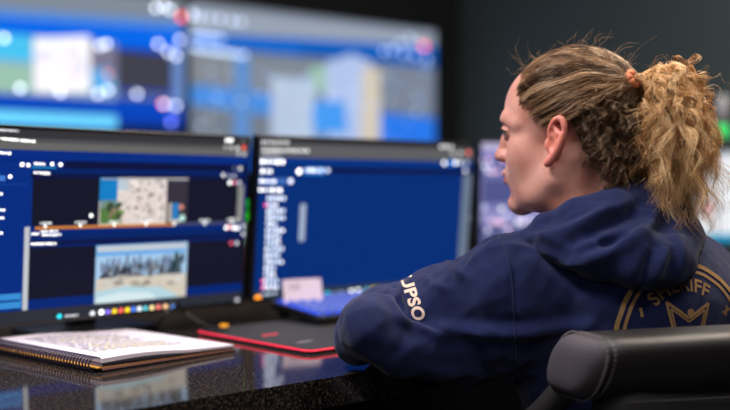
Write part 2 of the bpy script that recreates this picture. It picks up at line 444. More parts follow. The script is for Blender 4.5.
# ------------------------------------------------------------------ monitors
S_mon = screen_mat('monitor picture', 0.9)
def monitor(c, yaw, tilt, label, w=0.545, h=0.315):
    """stands on the desk; tilt leans the head forward"""
    base = Vector((c[0], c[1], DESK_Z))
    n = Vector((math.sin(yaw), -math.cos(yaw), 0)); base -= n * 0.11
    t = thing('monitor', label, 'monitor', base, yaw, 'desk monitors')
    head = Matrix.Translation(Vector(c)) @ Matrix.Rotation(yaw, 4, 'Z') @ Matrix.Rotation(tilt, 4, 'X')
    hl = t.matrix_world.inverted() @ head
    bm = bmesh.new(); prism(bm, rrect(w, h, .006), 0, 0.022)
    bmesh.ops.transform(bm, matrix=hl @ Matrix.Rotation(PI / 2, 4, 'X') @ Matrix.Translation((0, 0, -0.022)), verts=bm.verts)
    from_bm('housing', bm, M_bezel, t, bevel=0.002)
    bm = bmesh.new(); prism(bm, rrect(w * .62, h * .6, .03), 0, 0.03)
    bmesh.ops.transform(bm, matrix=hl @ Matrix.Rotation(PI / 2, 4, 'X') @ Matrix.Translation((0, 0, -0.052)), verts=bm.verts)
    from_bm('back_cover', bm, M_black, t, bevel=0.008)
    bm = bmesh.new(); box(bm, (0, 0.02, 0.125), (0.055, 0.02, 0.225)); 
    box(bm, (0, -0.02, 0.2), (0.07, 0.08, 0.07)); from_bm('stand_neck', bm, M_black, t, bevel=0.004)
    bm = bmesh.new(); prism(bm, rrect(0.22, 0.15, .02), 0, 0.012); from_bm('stand_base', bm, M_black, t, bevel=0.003)
    s = Screen(head @ Matrix.Translation((0, -0.0008, 0)), w - 0.014, h - 0.013)
    s.M = head; s.T = hl @ Matrix.Translation((0, -0.0008, 0))
    return t, s
def done(t, s):
    o = s.build(t, S_mon); o.matrix_local = s.T
W1 = (300, 300, 296)
# left monitor: video player
t, s = monitor((-0.4135, 1.7034, 0.943), 0.7826, 0.0746, 'monitor playing two street videos, nearest the spiral notebook')
a, b = s.w / 2, s.h / 2
s.poly([(-a, -b), (a, -b), (a, b), (-a, b)], (0, 40, 122), 0)
s.gain = 2.0; s.gap = 1.2
s.band(0, 110, 137.2, (56, 55, 60), 1); s.band(0, 137, 141.5, (84, 83, 85), 1.4); s.band(0, 141.2, 149.3, (108, 108, 106), 1.8); s.band(0, 127.5, 133.3, (70, 69, 74), 1.6, -60, 12)
s.band(0, 149, 159, (0, 46, 136), 2.5)
s.band(40, 160.5, 168, (6, 16, 62), 3, 64); s.band(40, 168, 173.5, (0, 36, 106), 3, 31); s.band(40, 173.5, 178.5, (8, 18, 66), 3.2, 31)
s.band(40, 178.5, 226, (19, 21, 42), 3.5, 32, 243); s.band(40, 234, 245, (0, 38, 108), 3.5, 30); s.band(40, 241, 246, (8, 22, 74), 4, 30, 243)
s.band(40, 247.5, 299, (19, 21, 42), 3.6, 28, 242)
s.rect(-45, 160, 29, 331, (0, 46, 134), 3); s.rect(-45, 172, 29, 172.8, (30, 90, 180), 4); s.rect(-45, 184, 28, 184.8, (30, 90, 180), 4)
s.rect(-45, 175, 5, 181, (70, 130, 220), 4); s.rect(-45, 298, 21, 299.2, (60, 150, 225), 4); s.rect(-45, 306.5, 21, 307.7, (60, 150, 225), 4); s.rect(20.3, 298, 21, 306, (60, 150, 225), 4)
s.rect(24.5, 227, 27, 314, (206, 208, 214), 5)
s.rect(238, 185, 242, 222, (150, 150, 146), 5)
s.words(0, 138.5, 34, 141.5, .0042, W1); s.words(-30, 128, 18, 131, .004, (210, 210, 212)); s.words(-20, 151, 10, 153.5, .004, W1)
s.rect(31, 166.6, 56, 168.4, (34, 152, 226), 5); s.words(34, 163.5, 44, 164.2, .0042, W1); s.disc(22, 164.5, .0032, W1); s.disc(28, 165, .0028, W1); s.disc(52, 164, .0028, W1); s.disc(60.5, 164.5, .003, W1)
s.words(34, 172.5, 49, 173.5, .0042, W1)
s.disc(10, 176.5, .0028, W1)
for y in (194, 210, 218, 233): s.words(-14, y - .5, 3, y, .004, W1)
s.rect(35, 227.8, 174, 225.6, (220, 136, 10), 6); 
a1 = s.uv(35, 226.8); a2 = s.uv(174, 225.6); s.poly([(a1[0], a1[1] - .0035), (a2[0], a1[1] - .0035), (a2[0], a1[1]), (a1[0], a1[1])], (222, 138, 12), 6.2)
a3 = s.uv(240, 224.6); s.poly([(a2[0], a1[1] - .0035), (a3[0], a1[1] - .0035), (a3[0], a1[1]), (a2[0], a1[1])], (92, 92, 104), 6.1)
for x, y in ((45, 223.3), (80, 222.5), (114, 222), (146, 221.2), (174, 221), (204.5, 220.6), (232, 219.6)): s.words(x - 5, y, x + 5, y - .2, .004, (222, 222, 222), 7); s.disc(x, y + 3, .002, W1, 7)
s.disc(91, 215.5, .003, W1); s.words(31, 234, 39, 233.6, .004, W1); s.words(41, 231.5, 58, 231, .0034, W1); s.words(42, 235, 60, 234.6, .0034, W1); s.words(31, 244, 56, 243.4, .004, W1)
for x, y, c in ((227, 140.2, W1), (231, 140.2, W1), (243, 141, (90, 90, 92)), (225, 147, (150, 150, 150)), (231, 147.5, (180, 180, 180)), (237, 148, (200, 200, 200)), (243.5, 147.6, (255, 84, 60)), (238, 153.5, (170, 170, 172)), (244, 154, (170, 170, 172)), (240, 168.5, (215, 215, 215)), (234, 168, (70, 80, 110)), (223, 175, (215, 215, 215)), (229, 176, (130, 140, 160)), (234, 176, (150, 150, 170)), (229.5, 182.5, W1), (234, 182.5, (220, 120, 150)), (239, 182.5, (190, 190, 210)), (230, 220, (190, 190, 190)), (226, 227.5, W1), (229, 227, (255, 90, 90)), (233, 227.8, W1), (237, 228, W1), (243, 226, (200, 200, 210)), (243, 234, (210, 210, 220)), (231, 243, (210, 80, 100)), (236.5, 243, (200, 200, 215))):
    s.disc(x, y, .0036, c, 8)
# picture of a house front
s.rect(100, 177.5, 186.5, 223.4, (240, 226, 220), 5); s.rect(100, 177.5, 117, 201, (20, 132, 206), 5.3); s.rect(100, 200, 117, 212, (120, 150, 150), 5.3); s.rect(100, 208, 122, 223.4, (90, 130, 70), 5.4)
s.blobs(104, 200, 126, 222, 26, [(150, 130, 110), (90, 120, 60), (120, 150, 80), (60, 80, 60)], .008, .008, 5.5)
s.blobs(117, 178, 167, 222, 110, [(250, 238, 232), (226, 210, 206), (196, 186, 184), (255, 246, 240), (236, 214, 204), (150, 142, 142)], .005, .005, 5.4)
s.rect(118, 178, 128, 190, (196, 214, 226), 6.2); s.rect(167, 179.5, 186.5, 222.8, (58, 52, 66), 6.8); s.rect(172, 203, 178, 219, (40, 130, 200), 7.2); s.disc(181, 207, .005, (170, 110, 90), 7.4); s.rect(168, 203, 171, 221, (190, 180, 170), 7.1); s.disc(182, 218, .006, (150, 190, 180), 7.3)
s.rect(101, 178.2, 186, 180.2, (170, 176, 184), 7.6)
# picture of a snowy road over a bonnet
s.rect(96, 245.5, 185, 303.5, (176, 214, 248), 5); s.rect(96, 245.5, 185, 252, (112, 180, 244), 5.1)
s.blobs(98, 254, 172, 276, 60, [(120, 140, 170), (140, 160, 190), (100, 120, 150)], .004, .014, 5.2); s.blobs(98, 262, 172, 283, 90, [(56, 64, 80), (84, 92, 108), (110, 116, 130), (40, 48, 64), (150, 156, 162)], .006, .010, 5.3)
s.blobs(168, 250, 185, 280, 26, [(58, 76, 84), (40, 60, 70), (90, 110, 120)], .007, .013, 5.4)
s.rect(96, 279, 185, 297, (224, 214, 198), 6.6); s.blobs(97, 276, 184, 296, 60, [(208, 200, 186), (176, 164, 146), (220, 214, 206), (150, 142, 134), (230, 226, 220)], .014, .004, 6.7)
s.quad([(96, 292), (125, 286), (160, 287), (176, 294), (180, 302), (96, 305)], (190, 226, 238), 8.0); s.quad([(96, 298), (120, 292), (150, 292), (160, 301), (96, 303)], (226, 246, 250), 8.2)
s.rect(97, 246.4, 185, 248, (206, 214, 222), 8.3)
# taskbar
a1 = s.uv(60, 307); s.poly([(-a, -b), (a, -b), (a, a1[1]), (-a, a1[1])], (46, 49, 60), 9.2)
for x, y, c in ((59, 316.5, (40, 196, 216)), (92, 313.5, (214, 214, 220)), (101, 312.2, W1), (107.5, 312, (130, 110, 230)), (114, 311.4, (245, 208, 40)), (120.5, 310.6, (240, 90, 90)), (127, 310, (250, 214, 20)), (133, 309.4, (70, 120, 230)), (139, 308.8, (220, 230, 240)), (145, 308.4, (90, 190, 200)), (151.5, 307.8, (240, 220, 150)), (158, 307.2, (235, 120, 110)), (165, 306.6, (240, 190, 140)), (171.5, 306, (80, 140, 230)), (236.5, 300.5, (190, 190, 200))):
    s.disc(x, y, .0046, c, 11)
s.words(65, 316, 77, 315, .004, (200, 200, 205), 10.5)
done(t, s)
# right monitor: plain blue log window
t, s = monitor((0.012, 2.0529, 0.9452), 0.6321, 0.0929, 'monitor showing an almost empty blue window with a side list, behind the keyboard')
a, b = s.w / 2, s.h / 2
s.poly([(-a, -b), (a, -b), (a, b), (-a, b)], (0, 48, 124), 0)
s.gain = 2.8; s.gap = 1.9
s.band(330, 130, 146, (62, 61, 65), 1); s.band(330, 145.5, 158.5, (100, 100, 102), 1.3); s.band(330, 158.5, 164, (0, 54, 138), 2); s.band(330, 168, 173, (8, 20, 74), 3, 330)
s.rect(258, 178, 287, 184.5, (66, 116, 196), 3); s.rect(304, 167, 324, 175, (30, 130, 220), 3)
s.words(262, 142, 288, 142.4, .0055, (205, 205, 205)); s.words(262, 150, 310, 151, .0055, (225, 225, 225)); s.words(262, 155, 280, 155.5, .005, (170, 170, 172))
s.words(261, 161.5, 286, 162, .008, W1); s.words(261, 171, 270, 171.3, .007, W1); s.words(260, 181, 274, 181.4, .006, W1); s.words(259, 189.8, 280, 190.2, .007, W1)
s.disc(299, 171.4, .0048, W1); s.words(306, 170, 316, 170.5, .006, W1); s.disc(321, 170.4, .004, (210, 225, 245)); s.disc(327.5, 170.4, .0042, (190, 205, 225)); s.disc(290.5, 181, .0046, (220, 226, 240))
for i in range(15):
    y = 198.5 + i * 6.3; x1 = R.uniform(276, 284)
    for k in range(R.choice((3, 4, 4, 5))): s.disc(268.5 - i * .25 + k * 3.8, y + R.uniform(-.4, .4), .0032, R.choice([(236, 242, 250), (196, 210, 232), (216, 226, 242)]))
s.disc(265.5, 205, .003, (236, 80, 150), 7); s.disc(262.5, 281, .003, (236, 80, 150), 7); s.disc(262.5, 287.5, .003, (236, 80, 150), 7)
s.rect(300.3, 204, 304, 241, (176, 192, 216), 5)
a1 = s.uv(330, 286); s.poly([(-a, -b), (a, -b), (a, a1[1]), (-a, a1[1])], (48, 60, 78), 8.2)
s.disc(257.5, 299, .0075, (255, 150, 30), 10); s.words(262, 294, 276, 293.2, .005, (190, 205, 225), 9)
for x, y, c in ((327, 293.6, (50, 196, 226)), (351, 291.4, W1), (358, 290.6, W1), (366, 289.8, (90, 180, 190)), (373, 289, (244, 204, 60)), (380, 288.4, (230, 180, 80)), (387, 287.8, (236, 90, 80)), (394, 287.2, (240, 214, 90)), (401, 286.6, (230, 120, 90)), (408, 286, (80, 150, 230)), (415, 285.4, (80, 200, 200)), (460, 283, W1)):
    s.disc(x, y, .0042, c, 11)
s.words(334, 293, 344, 292, .005, (150, 165, 180), 10)
for x, y, c in ((441, 146.5, (215, 215, 215)), (446, 146.5, (225, 225, 225)), (451, 147, (205, 205, 205)), (453, 153, (160, 160, 160)), (460, 153, (180, 180, 180)), (468, 152.6, (255, 84, 74)), (444, 163, W1), (455, 162.5, W1), (460, 162.5, (225, 228, 235)), (466, 163, (170, 180, 195)), (465, 170.6, (225, 230, 240)), (469.5, 218, (190, 195, 205)), (452, 153, (140, 140, 140))):
    s.disc(x, y, .0036, c, 10)
s.rect(448, 160, 453, 166, (30, 140, 255), 9); s.rect(463, 174, 468.5, 262, (112, 128, 150), 6)
done(t, s)
# third monitor beyond the person, lavender tables
c3 = at(478, 140, 2.42); yw = 0.44
c3 = (c3.x + .2725 * math.cos(yw), c3.y + .2725 * math.sin(yw), c3.z - .157)
t, s = monitor(c3, yw, 0.03, 'monitor with lavender tables, partly hidden behind the face of the seated person')
a, b = s.w / 2, s.h / 2
s.poly([(-a, -b), (a, -b), (a, b), (-a, b)], (128, 130, 188), 0)
s.band(485, 139, 152, (196, 188, 224), 1); s.band(485, 151, 157, (140, 136, 210), 1.2); s.band(485, 157, 178, (96, 104, 168), 1.1); s.band(485, 180, 203, (84, 90, 146), 1.3, 483); s.band(485, 212, 222, (160, 158, 214), 1.4); s.band(485, 226, 262, (92, 98, 150), 1.3)
s.gain = 1.6
for i in range(34): s.disc(R.uniform(481, 545), R.choice([160, 166, 172, 208, 216, 222, 230]) + R.uniform(-1, 1), .006, R.choice([(220, 214, 240), (200, 200, 235), (235, 190, 215), (240, 240, 250)]), 3)
done(t, s)
# white monitor at the far right
c4 = at(694, 150, 3.42); yw = -0.12
c4 = (c4.x + .2725 * math.cos(yw), c4.y + .2725 * math.sin(yw), c4.z - .157)
t, s = monitor(c4, yw, 0.0, 'monitor with a bright white page and cyan bar, right of the ponytail')
a, b = s.w / 2, s.h / 2
s.poly([(-a, -b), (a, -b), (a, b), (-a, b)], (250, 252, 255), 0)
s.rect(690, 206, 850, 208, (120, 124, 132), 1); s.rect(716, 153, 718, 236, (140, 144, 150), 1); s.rect(690, 176, 850, 177.5, (170, 176, 184), 1); s.rect(690, 152, 850, 156, (190, 200, 210), 1)
s.rect(703, 200, 712, 216, (236, 150, 140), 2); s.rect(690, 233.5, 850, 250, (40, 168, 214), 3)
done(t, s)

# signal light tower behind the white monitor
p = at(722, 190, 3.72)
t = thing('signal_tower', 'grey signal post with a lit green lamp behind the white page monitor', 'signal light', (p.x, p.y, DESK_Z))
bm = bmesh.new(); cyl(bm, (0, 0, 0), (0, 0, .02), .05, .046, 32); from_bm('base', bm, M_grey, t, True)
bm = bmesh.new(); cyl(bm, (0, 0, .02), (0, 0, .435), .012); from_bm('post', bm, M_metal, t, True)
zz = at(722, 131, 3.72).z - DESK_Z
bm = bmesh.new(); cyl(bm, (0, 0, zz - .02), (0, 0, zz + .02), .02, None, 32); from_bm('green_lamp', bm, mat('green lamp', (20, 120, 40), .3, emit=(60, 240, 120), estr=1.2), t, True)
bm = bmesh.new(); cyl(bm, (0, 0, zz + .02), (0, 0, zz + .125), .0195, None, 32); ball(bm, (0, 0, zz + .125), (.0195, .0195, .008)); from_bm('grey_module', bm, mat('white plastic', (176, 172, 178), .4), t, True)

# slim computer with coloured status lights seen between the two monitors
p = at(250.0, 300, 2.30)
t = thing('slim_computer', 'slim black computer with green, white and red status lights in the gap between monitors', 'computer', (p.x, p.y, DESK_Z), 0.35)
bm = bmesh.new(); box(bm, (0, 0.05, .145), (0.08, .09, .29)); from_bm('case', bm, M_bezel, t, bevel=.004)
def lit(name, z0, z1, w, col, st, x=0.0):
    bm = bmesh.new(); prism(bm, [(x - w / 2, -.003), (x + w / 2, -.003), (x + w / 2, 0), (x - w / 2, 0)], z0 - DESK_Z, z1 - DESK_Z)
    return from_bm(name, bm, mat(name, (20, 20, 20), .3, emit=col, estr=st), t, bevel=.0005)
zof = lambda y: at(250, y, 2.30).z
lit('power_light', zof(206), zof(200.5), .011, (40, 255, 60), 1.3)
lit('link_light', zof(220), zof(212), .008, (60, 255, 40), 1.3, -.004)
lit('white_light_bar', zof(247), zof(224), .012, (200, 240, 215), .7)
lit('red_light_bar', zof(268), zof(251), .012, (250, 110, 100), .7)

# ------------------------------------------------------------------ mouse pad, keyboard, card, cable
PO = Vector((-0.291, 1.748, DESK_Z)); PA = math.atan2(.69, .73)
t = thing('mouse_pad', 'long black gaming mouse pad with a glowing red edge under the keyboard', 'mouse pad', PO, PA)
PW, PD = 0.80, 0.30
def padpts(g): return [(x + PW / 2, y - PD / 2) for x, y in rrect(PW + g, PD + g, .016)]
bm = bmesh.new(); prism(bm, padpts(0), .0002, .0082); from_bm('mat', bm, mat('pad cloth', (34, 34, 38), .6, bump=.2, bscale=1500), t)
bm = bmesh.new(); q = [Vector((x, y, .0062)) for x, y in padpts(.002)]
q = q[6:18] + q[18:24]
tube(bm, q, .0013, 8); from_bm('edge_light', bm, mat('red edge light', (90, 10, 20), .4, emit=(255, 50, 80), estr=1.5), t, True)
M_red = mat('red print', (196, 40, 60), .5, emit=(200, 40, 60), estr=.35)
def marks(name, x0, y0, ln, hg, m, n, slant, parent):   # small worn pad marks, unreadable in the photograph
    bm = bmesh.new(); x = 0
    for i in range(n):
        w_ = ln / n * .78; bx = x0 + i * ln / n
        prism(bm, [(bx, y0), (bx + w_, y0), (bx + w_ + slant, y0 + hg * R.uniform(.7, 1)), (bx + slant, y0 + hg)], .0083, .0086)
    from_bm(name, bm, m, parent)
# converts a desk point into the pad frame
def inpad(px, py):
    d = ray(px, py); p = CAM + d * ((DESK_Z - CAM.z) / d.z) - PO; p.z = 0
    return (p.x * math.cos(PA) + p.y * math.sin(PA), -p.x * math.sin(PA) + p.y * math.cos(PA))
x, y = inpad(262, 341); marks('red_emblem', x, y - .004, .034, .012, M_red, 6, .003, t)
x, y = inpad(299, 348); marks('pale_lettering', x, y, .03, .006, mat('pale print', (150, 140, 146), .6), 10, .0, t)
x, y = inpad(224, 331)
bm = bmesh.new(); prism(bm, [(.02 + a_, b_ - .03) for a_, b_ in rrect(.03, .05, .006)], .0082, .0112); from_bm('control_box', bm, M_black, t, bevel=.001)
bm = bmesh.new(); cyl(bm, (x, y, .0083), (x, y, .0117), .0075, None, 24); from_bm('amber_button', bm, mat('amber light', (120, 70, 10), .4, emit=(255, 170, 30), estr=1.1), t)

KO = Vector((-0.183, 1.905, DESK_Z + .0084)); KA = PA
t = thing('keyboard', 'black keyboard with blue backlit keys, in front of the blue window monitor', 'keyboard', KO, KA)
KW, KD = 0.40, 0.150
slope = Matrix.Rotation(math.radians(7), 4, 'X')
KM = Matrix.Translation((0, -KD, 0)) @ slope
bm = bmesh.new(); prism(bm, [(x + KW / 2, y + KD / 2) for x, y in rrect(KW, KD, .012)], .001, .016); bmesh.ops.transform(bm, matrix=KM, verts=bm.verts)
from_bm('case', bm, M_bezel, t, bevel=.003)
bm = bmesh.new(); prism(bm, [(x + KW / 2, y + KD / 2 + .002) for x, y in rrect(KW - .016, KD - .026, .004)], .0161, .0172); bmesh.ops.transform(bm, matrix=KM, verts=bm.verts)
from_bm('backlight', bm, mat('blue key light', (10, 20, 80), .4, emit=(20, 80, 255), estr=1.1), t)
for sx in (.03, KW - .03):
    bm = bmesh.new(); box(bm, (sx, -.012, .0095), (.02, .008, .0187)); from_bm('foot', bm, M_black, t)
bm = bmesh.new(); prism(bm, rrect(.0158, .0158, .003), .0, .006)
for v in bm.verts:
    if v.co.z > .003: v.co.x *= .8; v.co.y *= .8
M_key = mat('key plastic', (70, 82, 130), .5, emit=(80, 112, 236), estr=.40)
k0 = from_bm('key', bm, M_key, t, bevel=.0008); first = True
for r_ in range(6):
    for c_ in range(16):
        k = k0 if first else k0.copy()
        if not first: C.objects.link(k); k.parent = t
        first = False
        k.matrix_local = KM @ Matrix.Translation((.020 + c_ * .0240 * (KW - .040) / .36, .022 + r_ * .0205 + (.003 if r_ == 5 else 0), .0172))

# small white card leaning on the keyboard
q0, q1 = at(284.5, 306.5, 1.885), at(323, 303, 1.925)
mid = (q0 + q1) / 2; cy_ = math.atan2(q1.y - q0.y, q1.x - q0.x); cw = (q1 - q0).length; ch = .046
cz_ = DESK_Z + .037
t = thing('card', 'small white paper card standing on the blue lit keyboard', 'card', (mid.x, mid.y, cz_), cy_)
bm = bmesh.new(); prism(bm, rrect(cw, ch, .002), -.0004, .0004)
bmesh.ops.transform(bm, matrix=Matrix.Rotation(math.radians(-12), 4, 'X') @ Matrix.Translation((0, 0, ch / 2)) @ Matrix.Rotation(PI / 2, 4, 'X'), verts=bm.verts)
from_bm('sheet', bm, mat('card paper', (226, 208, 220), .75, emit=(90, 80, 90), estr=0.0), t)
bm = bmesh.new()
for i in range(3):
    prism(bm, [(-cw * .36, ch * (.28 - i * .09)), (-cw * .36 + cw * R.uniform(.22, .36), ch * (.28 - i * .09)), (-cw * .36 + cw * .3, ch * (.30 - i * .09)), (-cw * .36, ch * (.30 - i * .09))], .0005, .0007)
bmesh.ops.transform(bm, matrix=Matrix.Rotation(math.radians(-12), 4, 'X') @ Matrix.Translation((0, 0, ch / 2)) @ Matrix.Rotation(PI / 2, 4, 'X'), verts=bm.verts)
from_bm('print_lines', bm, M_ink, t)

# thin black cable looping up at the foot of the video monitor
def on(px, py): d = ray(px, py); return CAM + d * ((DESK_Z - CAM.z) / d.z) + Vector((0, 0, .0028))
pts = [on(140, 331), on(152, 329), at(163, 318, 1.74), at(171, 305, 1.76), at(177, 302.5, 1.78), at(186, 313, 1.80), at(198, 321.5, 1.795), at(207, 326.0, 1.80), at(213, 328.0, 1.79)]
bm = bmesh.new(); tube(bm, spline(pts, 8), .0024, 8)
tag(from_bm('cable', bm, M_black, None, True), 'thin black cable looping up below the video monitor', 'cable')

# ------------------------------------------------------------------ notebook
NO = Vector((-.367, 1.378, DESK_Z)); NA = math.atan2(.755, .656)   # local x along the short edge, y along the spine
t = thing('spiral_notebook', 'open spiral notebook with highlighted white pages on the granite desk', 'notebook', NO, NA)
NX, NY = .25, .285
def sheet_block(name, z0a, z1a, z0b, z1b, m, x0=.011, x1=NX, yo=0.0, n=14):
    """thick at the spine, thin and drooping at the free edge"""
    bm = bmesh.new(); lo = []; hi = []
    for i in range(n + 1):
        f = i / n; x = x0 + (x1 - x0) * f; q = f ** .9
        lo.append((x, z0a + (z0b - z0a) * q)); hi.append((x, z1a + (z1b - z1a) * q + .003 * math.sin(PI * min(1, f * 1.6)) * (1 if z1a > .012 else 0)))
    va = [[bm.verts.new((x, yy, z)) for x, z in lo] for yy in (yo, NY - yo)]; vb = [[bm.verts.new((x, yy, z)) for x, z in hi] for yy in (yo, NY - yo)]
    for i in range(n):
        bm.faces.new((vb[0][i], vb[0][i + 1], vb[1][i + 1], vb[1][i])); bm.faces.new((va[0][i], va[1][i], va[1][i + 1], va[0][i + 1]))
        bm.faces.new((va[0][i], va[0][i + 1], vb[0][i + 1], vb[0][i])); bm.faces.new((va[1][i], vb[1][i], vb[1][i + 1], va[1][i + 1]))
    bm.faces.new((va[0][0], vb[0][0], vb[1][0], va[1][0])); bm.faces.new((va[0][n], va[1][n], vb[1][n], vb[0][n]))
    return from_bm(name, bm, m, t)
sheet_block('back_cover', .0005, .003, .0005, .002, M_bezel, yo=-.002, x1=NX + .002)
sheet_block('brown_section', .003, .0058, .002, .0042, mat('brown card', (150, 104, 100), .8))
sheet_block('yellow_divider', .0058, .0072, .0042, .0048, mat('yellow card', (226, 160, 50), .8), yo=.001, x0=.003)
sheet_block('grey_section', .0072, .0115, .0048, .0068, mat('grey paper edge', (120, 112, 134), .85), yo=.002)
sheet_block('dark_divider', .0115, .0128, .0068, .0075, mat('dark card', (44, 40, 60), .8), yo=-.001)
sheet_block('pages', .0128, .0190, .0075, .0105, M_paper, yo=.0)
def pz(x): f = (x - .006) / (NX - .006); return .0190 + (.0105 - .0190) * f ** .9 + .003 * math.sin(PI * min(1, f * 1.6)) + .0003
def lines(name, m, rows):
    bm = bmesh.new()
    for x0, x1, y0, h_ in rows:
        n = max(2, int((x1 - x0) / .012)); prev = None
        for i in range(n + 1):
            x = x0 + (x1 - x0) * i / n
            c = (bm.verts.new((x, y0, pz(x))), bm.verts.new((x, y0 + h_, pz(x))))
            if prev: bm.faces.new((prev[0], c[0], c[1], prev[1]))
            prev = c
    return from_bm(name, bm, m, t)
rows = []; hil = []
for i in range(17):
    y0 = .055 + i * .0115; x = .035
    e_ = R.uniform(.15, .215)
    if i in (1, 2, 4, 5, 8, 11, 12): hil.append((x + R.uniform(0, .03), e_ * R.uniform(.8, 1), y0 - .001, .006))
    while x < e_:
        w_ = R.uniform(.006, .018); rows.append((x, min(x + w_, e_), y0, .0036)); x += w_ + .004
o = lines('highlighting', M_hilite, hil)
_pz = pz
def pz(x): return _pz(x) + .0002
lines('text_lines', M_ink, rows)
bm = bmesh.new(); cp = []
turns = 36
for i in range(turns * 12 + 1):
    a_ = 2 * PI * i / 12; cp.append((.005 + .0095 * math.cos(a_), .006 + (NY - .012) * i / (turns * 12), .0112 + .0098 * math.sin(a_)))
tube(bm, cp, .0011, 6); from_bm('spiral_binding', bm, mat('dark coil', (58, 52, 78), .35, metal=.3), t, True)
bm = bmesh.new()
for i in range(3): box(bm, (.08 + i * .018, NY + .003, .011), (.012, .012, .0006))
from_bm('page_tabs', bm, mat('green tab', (150, 170, 70), .7), t)
# ------------------------------------------------------------------ chair (backrest frame: x across, y towards the sitter, z up)
CHC = Vector((0.482, 1.300, 0)); CHA = math.atan2(.30, .954)
CM = Matrix.Translation(CHC) @ Matrix.Rotation(CHA, 4, 'Z')
t = thing('office_chair', 'black leather office chair with stitched padded backrest, behind the person', 'chair', CHC, CHA)
def loft(bm, rings):
    vs = [[bm.verts.new(p) for p in r] for r in rings]; n = len(rings[0])
    for a, b in zip(vs, vs[1:]):
        for k in range(n): bm.faces.new((a[k], a[(k + 1) % n], b[(k + 1) % n], b[k]))
    bm.faces.new(vs[0]); bm.faces.new(vs[-1])
BZ, BH, BD, BX = .786, .080, .120, .236
SHR_ = .55
def prof(x, g=1.0, dz=0.0, dy=0.0): return [(x, dy + y * g - SHR_ * z * g, BZ + dz + z * g) for y, z in rrect(BD, BH, .034, 7)]
bow = lambda x: -.018 * (1 - (x / BX) ** 2)
bm = bmesh.new(); loft(bm, [prof(x, 1 - .06 * max(0, abs(x) / BX - .93) / .07, 0.004 * math.cos(x * 6), bow(x)) for x in np.linspace(-BX + .006, BX, 26)])
from_bm('top_cushion', bm, M_leather, t, True)
bm = bmesh.new(); rr = []
for k in range(9):
    a_ = k / 8 * PI / 2; rr.append(prof(-BX + .006 - .024 * math.sin(a_), .985 * max(.12, math.cos(a_) ** .55), 0, bow(BX)))
loft(bm, rr); from_bm('end_panel', bm, M_leather_grey, t, True)
bm = bmesh.new()
for off in (-BX + .0125, -BX + .0005):
    ring = spline(prof(off, .985 if off < -BX + .01 else .955, 0, bow(BX)) + [prof(off, .985 if off < -BX + .01 else .955, 0, bow(BX))[0]], 3)
    L_ = np.cumsum(np.r_[0, np.linalg.norm(np.diff(ring, axis=0), axis=1)]); s_ = 0.0
    while s_ < L_[-1] - .004:
        a_, b_ = [np.array([np.interp(q, L_, ring[:, j]) for j in range(3)]) for q in (s_, s_ + .0028)]
        out = lambda q: q + (q - np.array((q[0], bow(BX), BZ))) * .045
        tube(bm, [out(a_), out(b_)], .0011, 5); s_ += .0058
from_bm('stitching', bm, M_thread, t, True)
bm = bmesh.new()
def back_prof(z):
    w_ = .208 + .02 * math.sin((z - .40) / .36 * PI); d_ = .07
    return [(x, y - .012 + .02 * ((z - .58) / .2) ** 2 * .5 + bow(x) * .8, z) for x, y in rrect(2 * w_, d_, .03, 6)]
loft(bm, [back_prof(z) for z in np.linspace(.40, .760, 16)]); from_bm('backrest', bm, mat('dark back fabric', (27, 26, 27), .7, bump=.4, bscale=1200), t, True)
bm = bmesh.new()
x = -.19
while x < .2:
    tube(bm, [(x, -.0485 + bow(x) * .8 + .008, .748), (x + .003, -.0485 + bow(x) * .8 + .008, .748)], .0008, 5); x += .0052
from_bm('seam_stitching', bm, M_thread, t, True)
for sx in (-1, 1):
    pts = [(sx * .195, .005, .792), (sx * .222, .045, .752), (sx * .246, .09, .70), (sx * .262, .17, .655), (sx * .266, .27, .635), (sx * .266, .37, .63), (sx * .262, .42, .60), (sx * .25, .42, .50), (sx * .22, .38, .425)]
    q = spline(pts, 8); bm = bmesh.new(); tube(bm, q, [.0185 if i < len(q) * .72 else .015 for i in range(len(q))], 16); from_bm('armrest', bm, M_leather, t, True)
bm = bmesh.new(); loft(bm, [[(x * g, y * g + .27, z) for x, y in rrect(.48, .46, .08, 6)] for z, g in ((.385, .93), (.39, .98), (.41, 1), (.435, 1), (.45, .98), (.456, .92))]); from_bm('seat', bm, M_leather, t, True)
bm = bmesh.new(); box(bm, (0, .01, .385), (.09, .10, .03)); box(bm, (0, -.01, .40), (.08, .03, .06)); from_bm('back_bracket', bm, M_metal, t, bevel=.003)
bm = bmesh.new(); cyl(bm, (0, .27, .11), (0, .27, .39), .025); cyl(bm, (0, .27, .09), (0, .27, .24), .034); from_bm('gas_lift', bm, M_metal, t, True)
for k in range(5):
    a_ = 2 * PI * k / 5 + .3; d_ = Vector((math.cos(a_), math.sin(a_), 0)); o_ = Vector((0, .27, 0))
    bm = bmesh.new(); tube(bm, [o_ + Vector((0, 0, .115)), o_ + d_ * .15 + Vector((0, 0, .1)), o_ + d_ * .30 + Vector((0, 0, .075))], [.028, .022, .016], 10); lg = from_bm('base_leg', bm, M_black, t, True)
    bm = bmesh.new(); s_ = Vector((-d_.y, d_.x, 0)); 
    for q in (-1, 1): cyl(bm, o_ + d_ * .30 + s_ * (q * .008) + Vector((0, 0, .027)), o_ + d_ * .30 + s_ * (q * .022) + Vector((0, 0, .027)), .027)
    cyl(bm, o_ + d_ * .30 + Vector((0, 0, .03)), o_ + d_ * .30 + Vector((0, 0, .075)), .008)
    from_bm('caster', bm, M_black, lg)

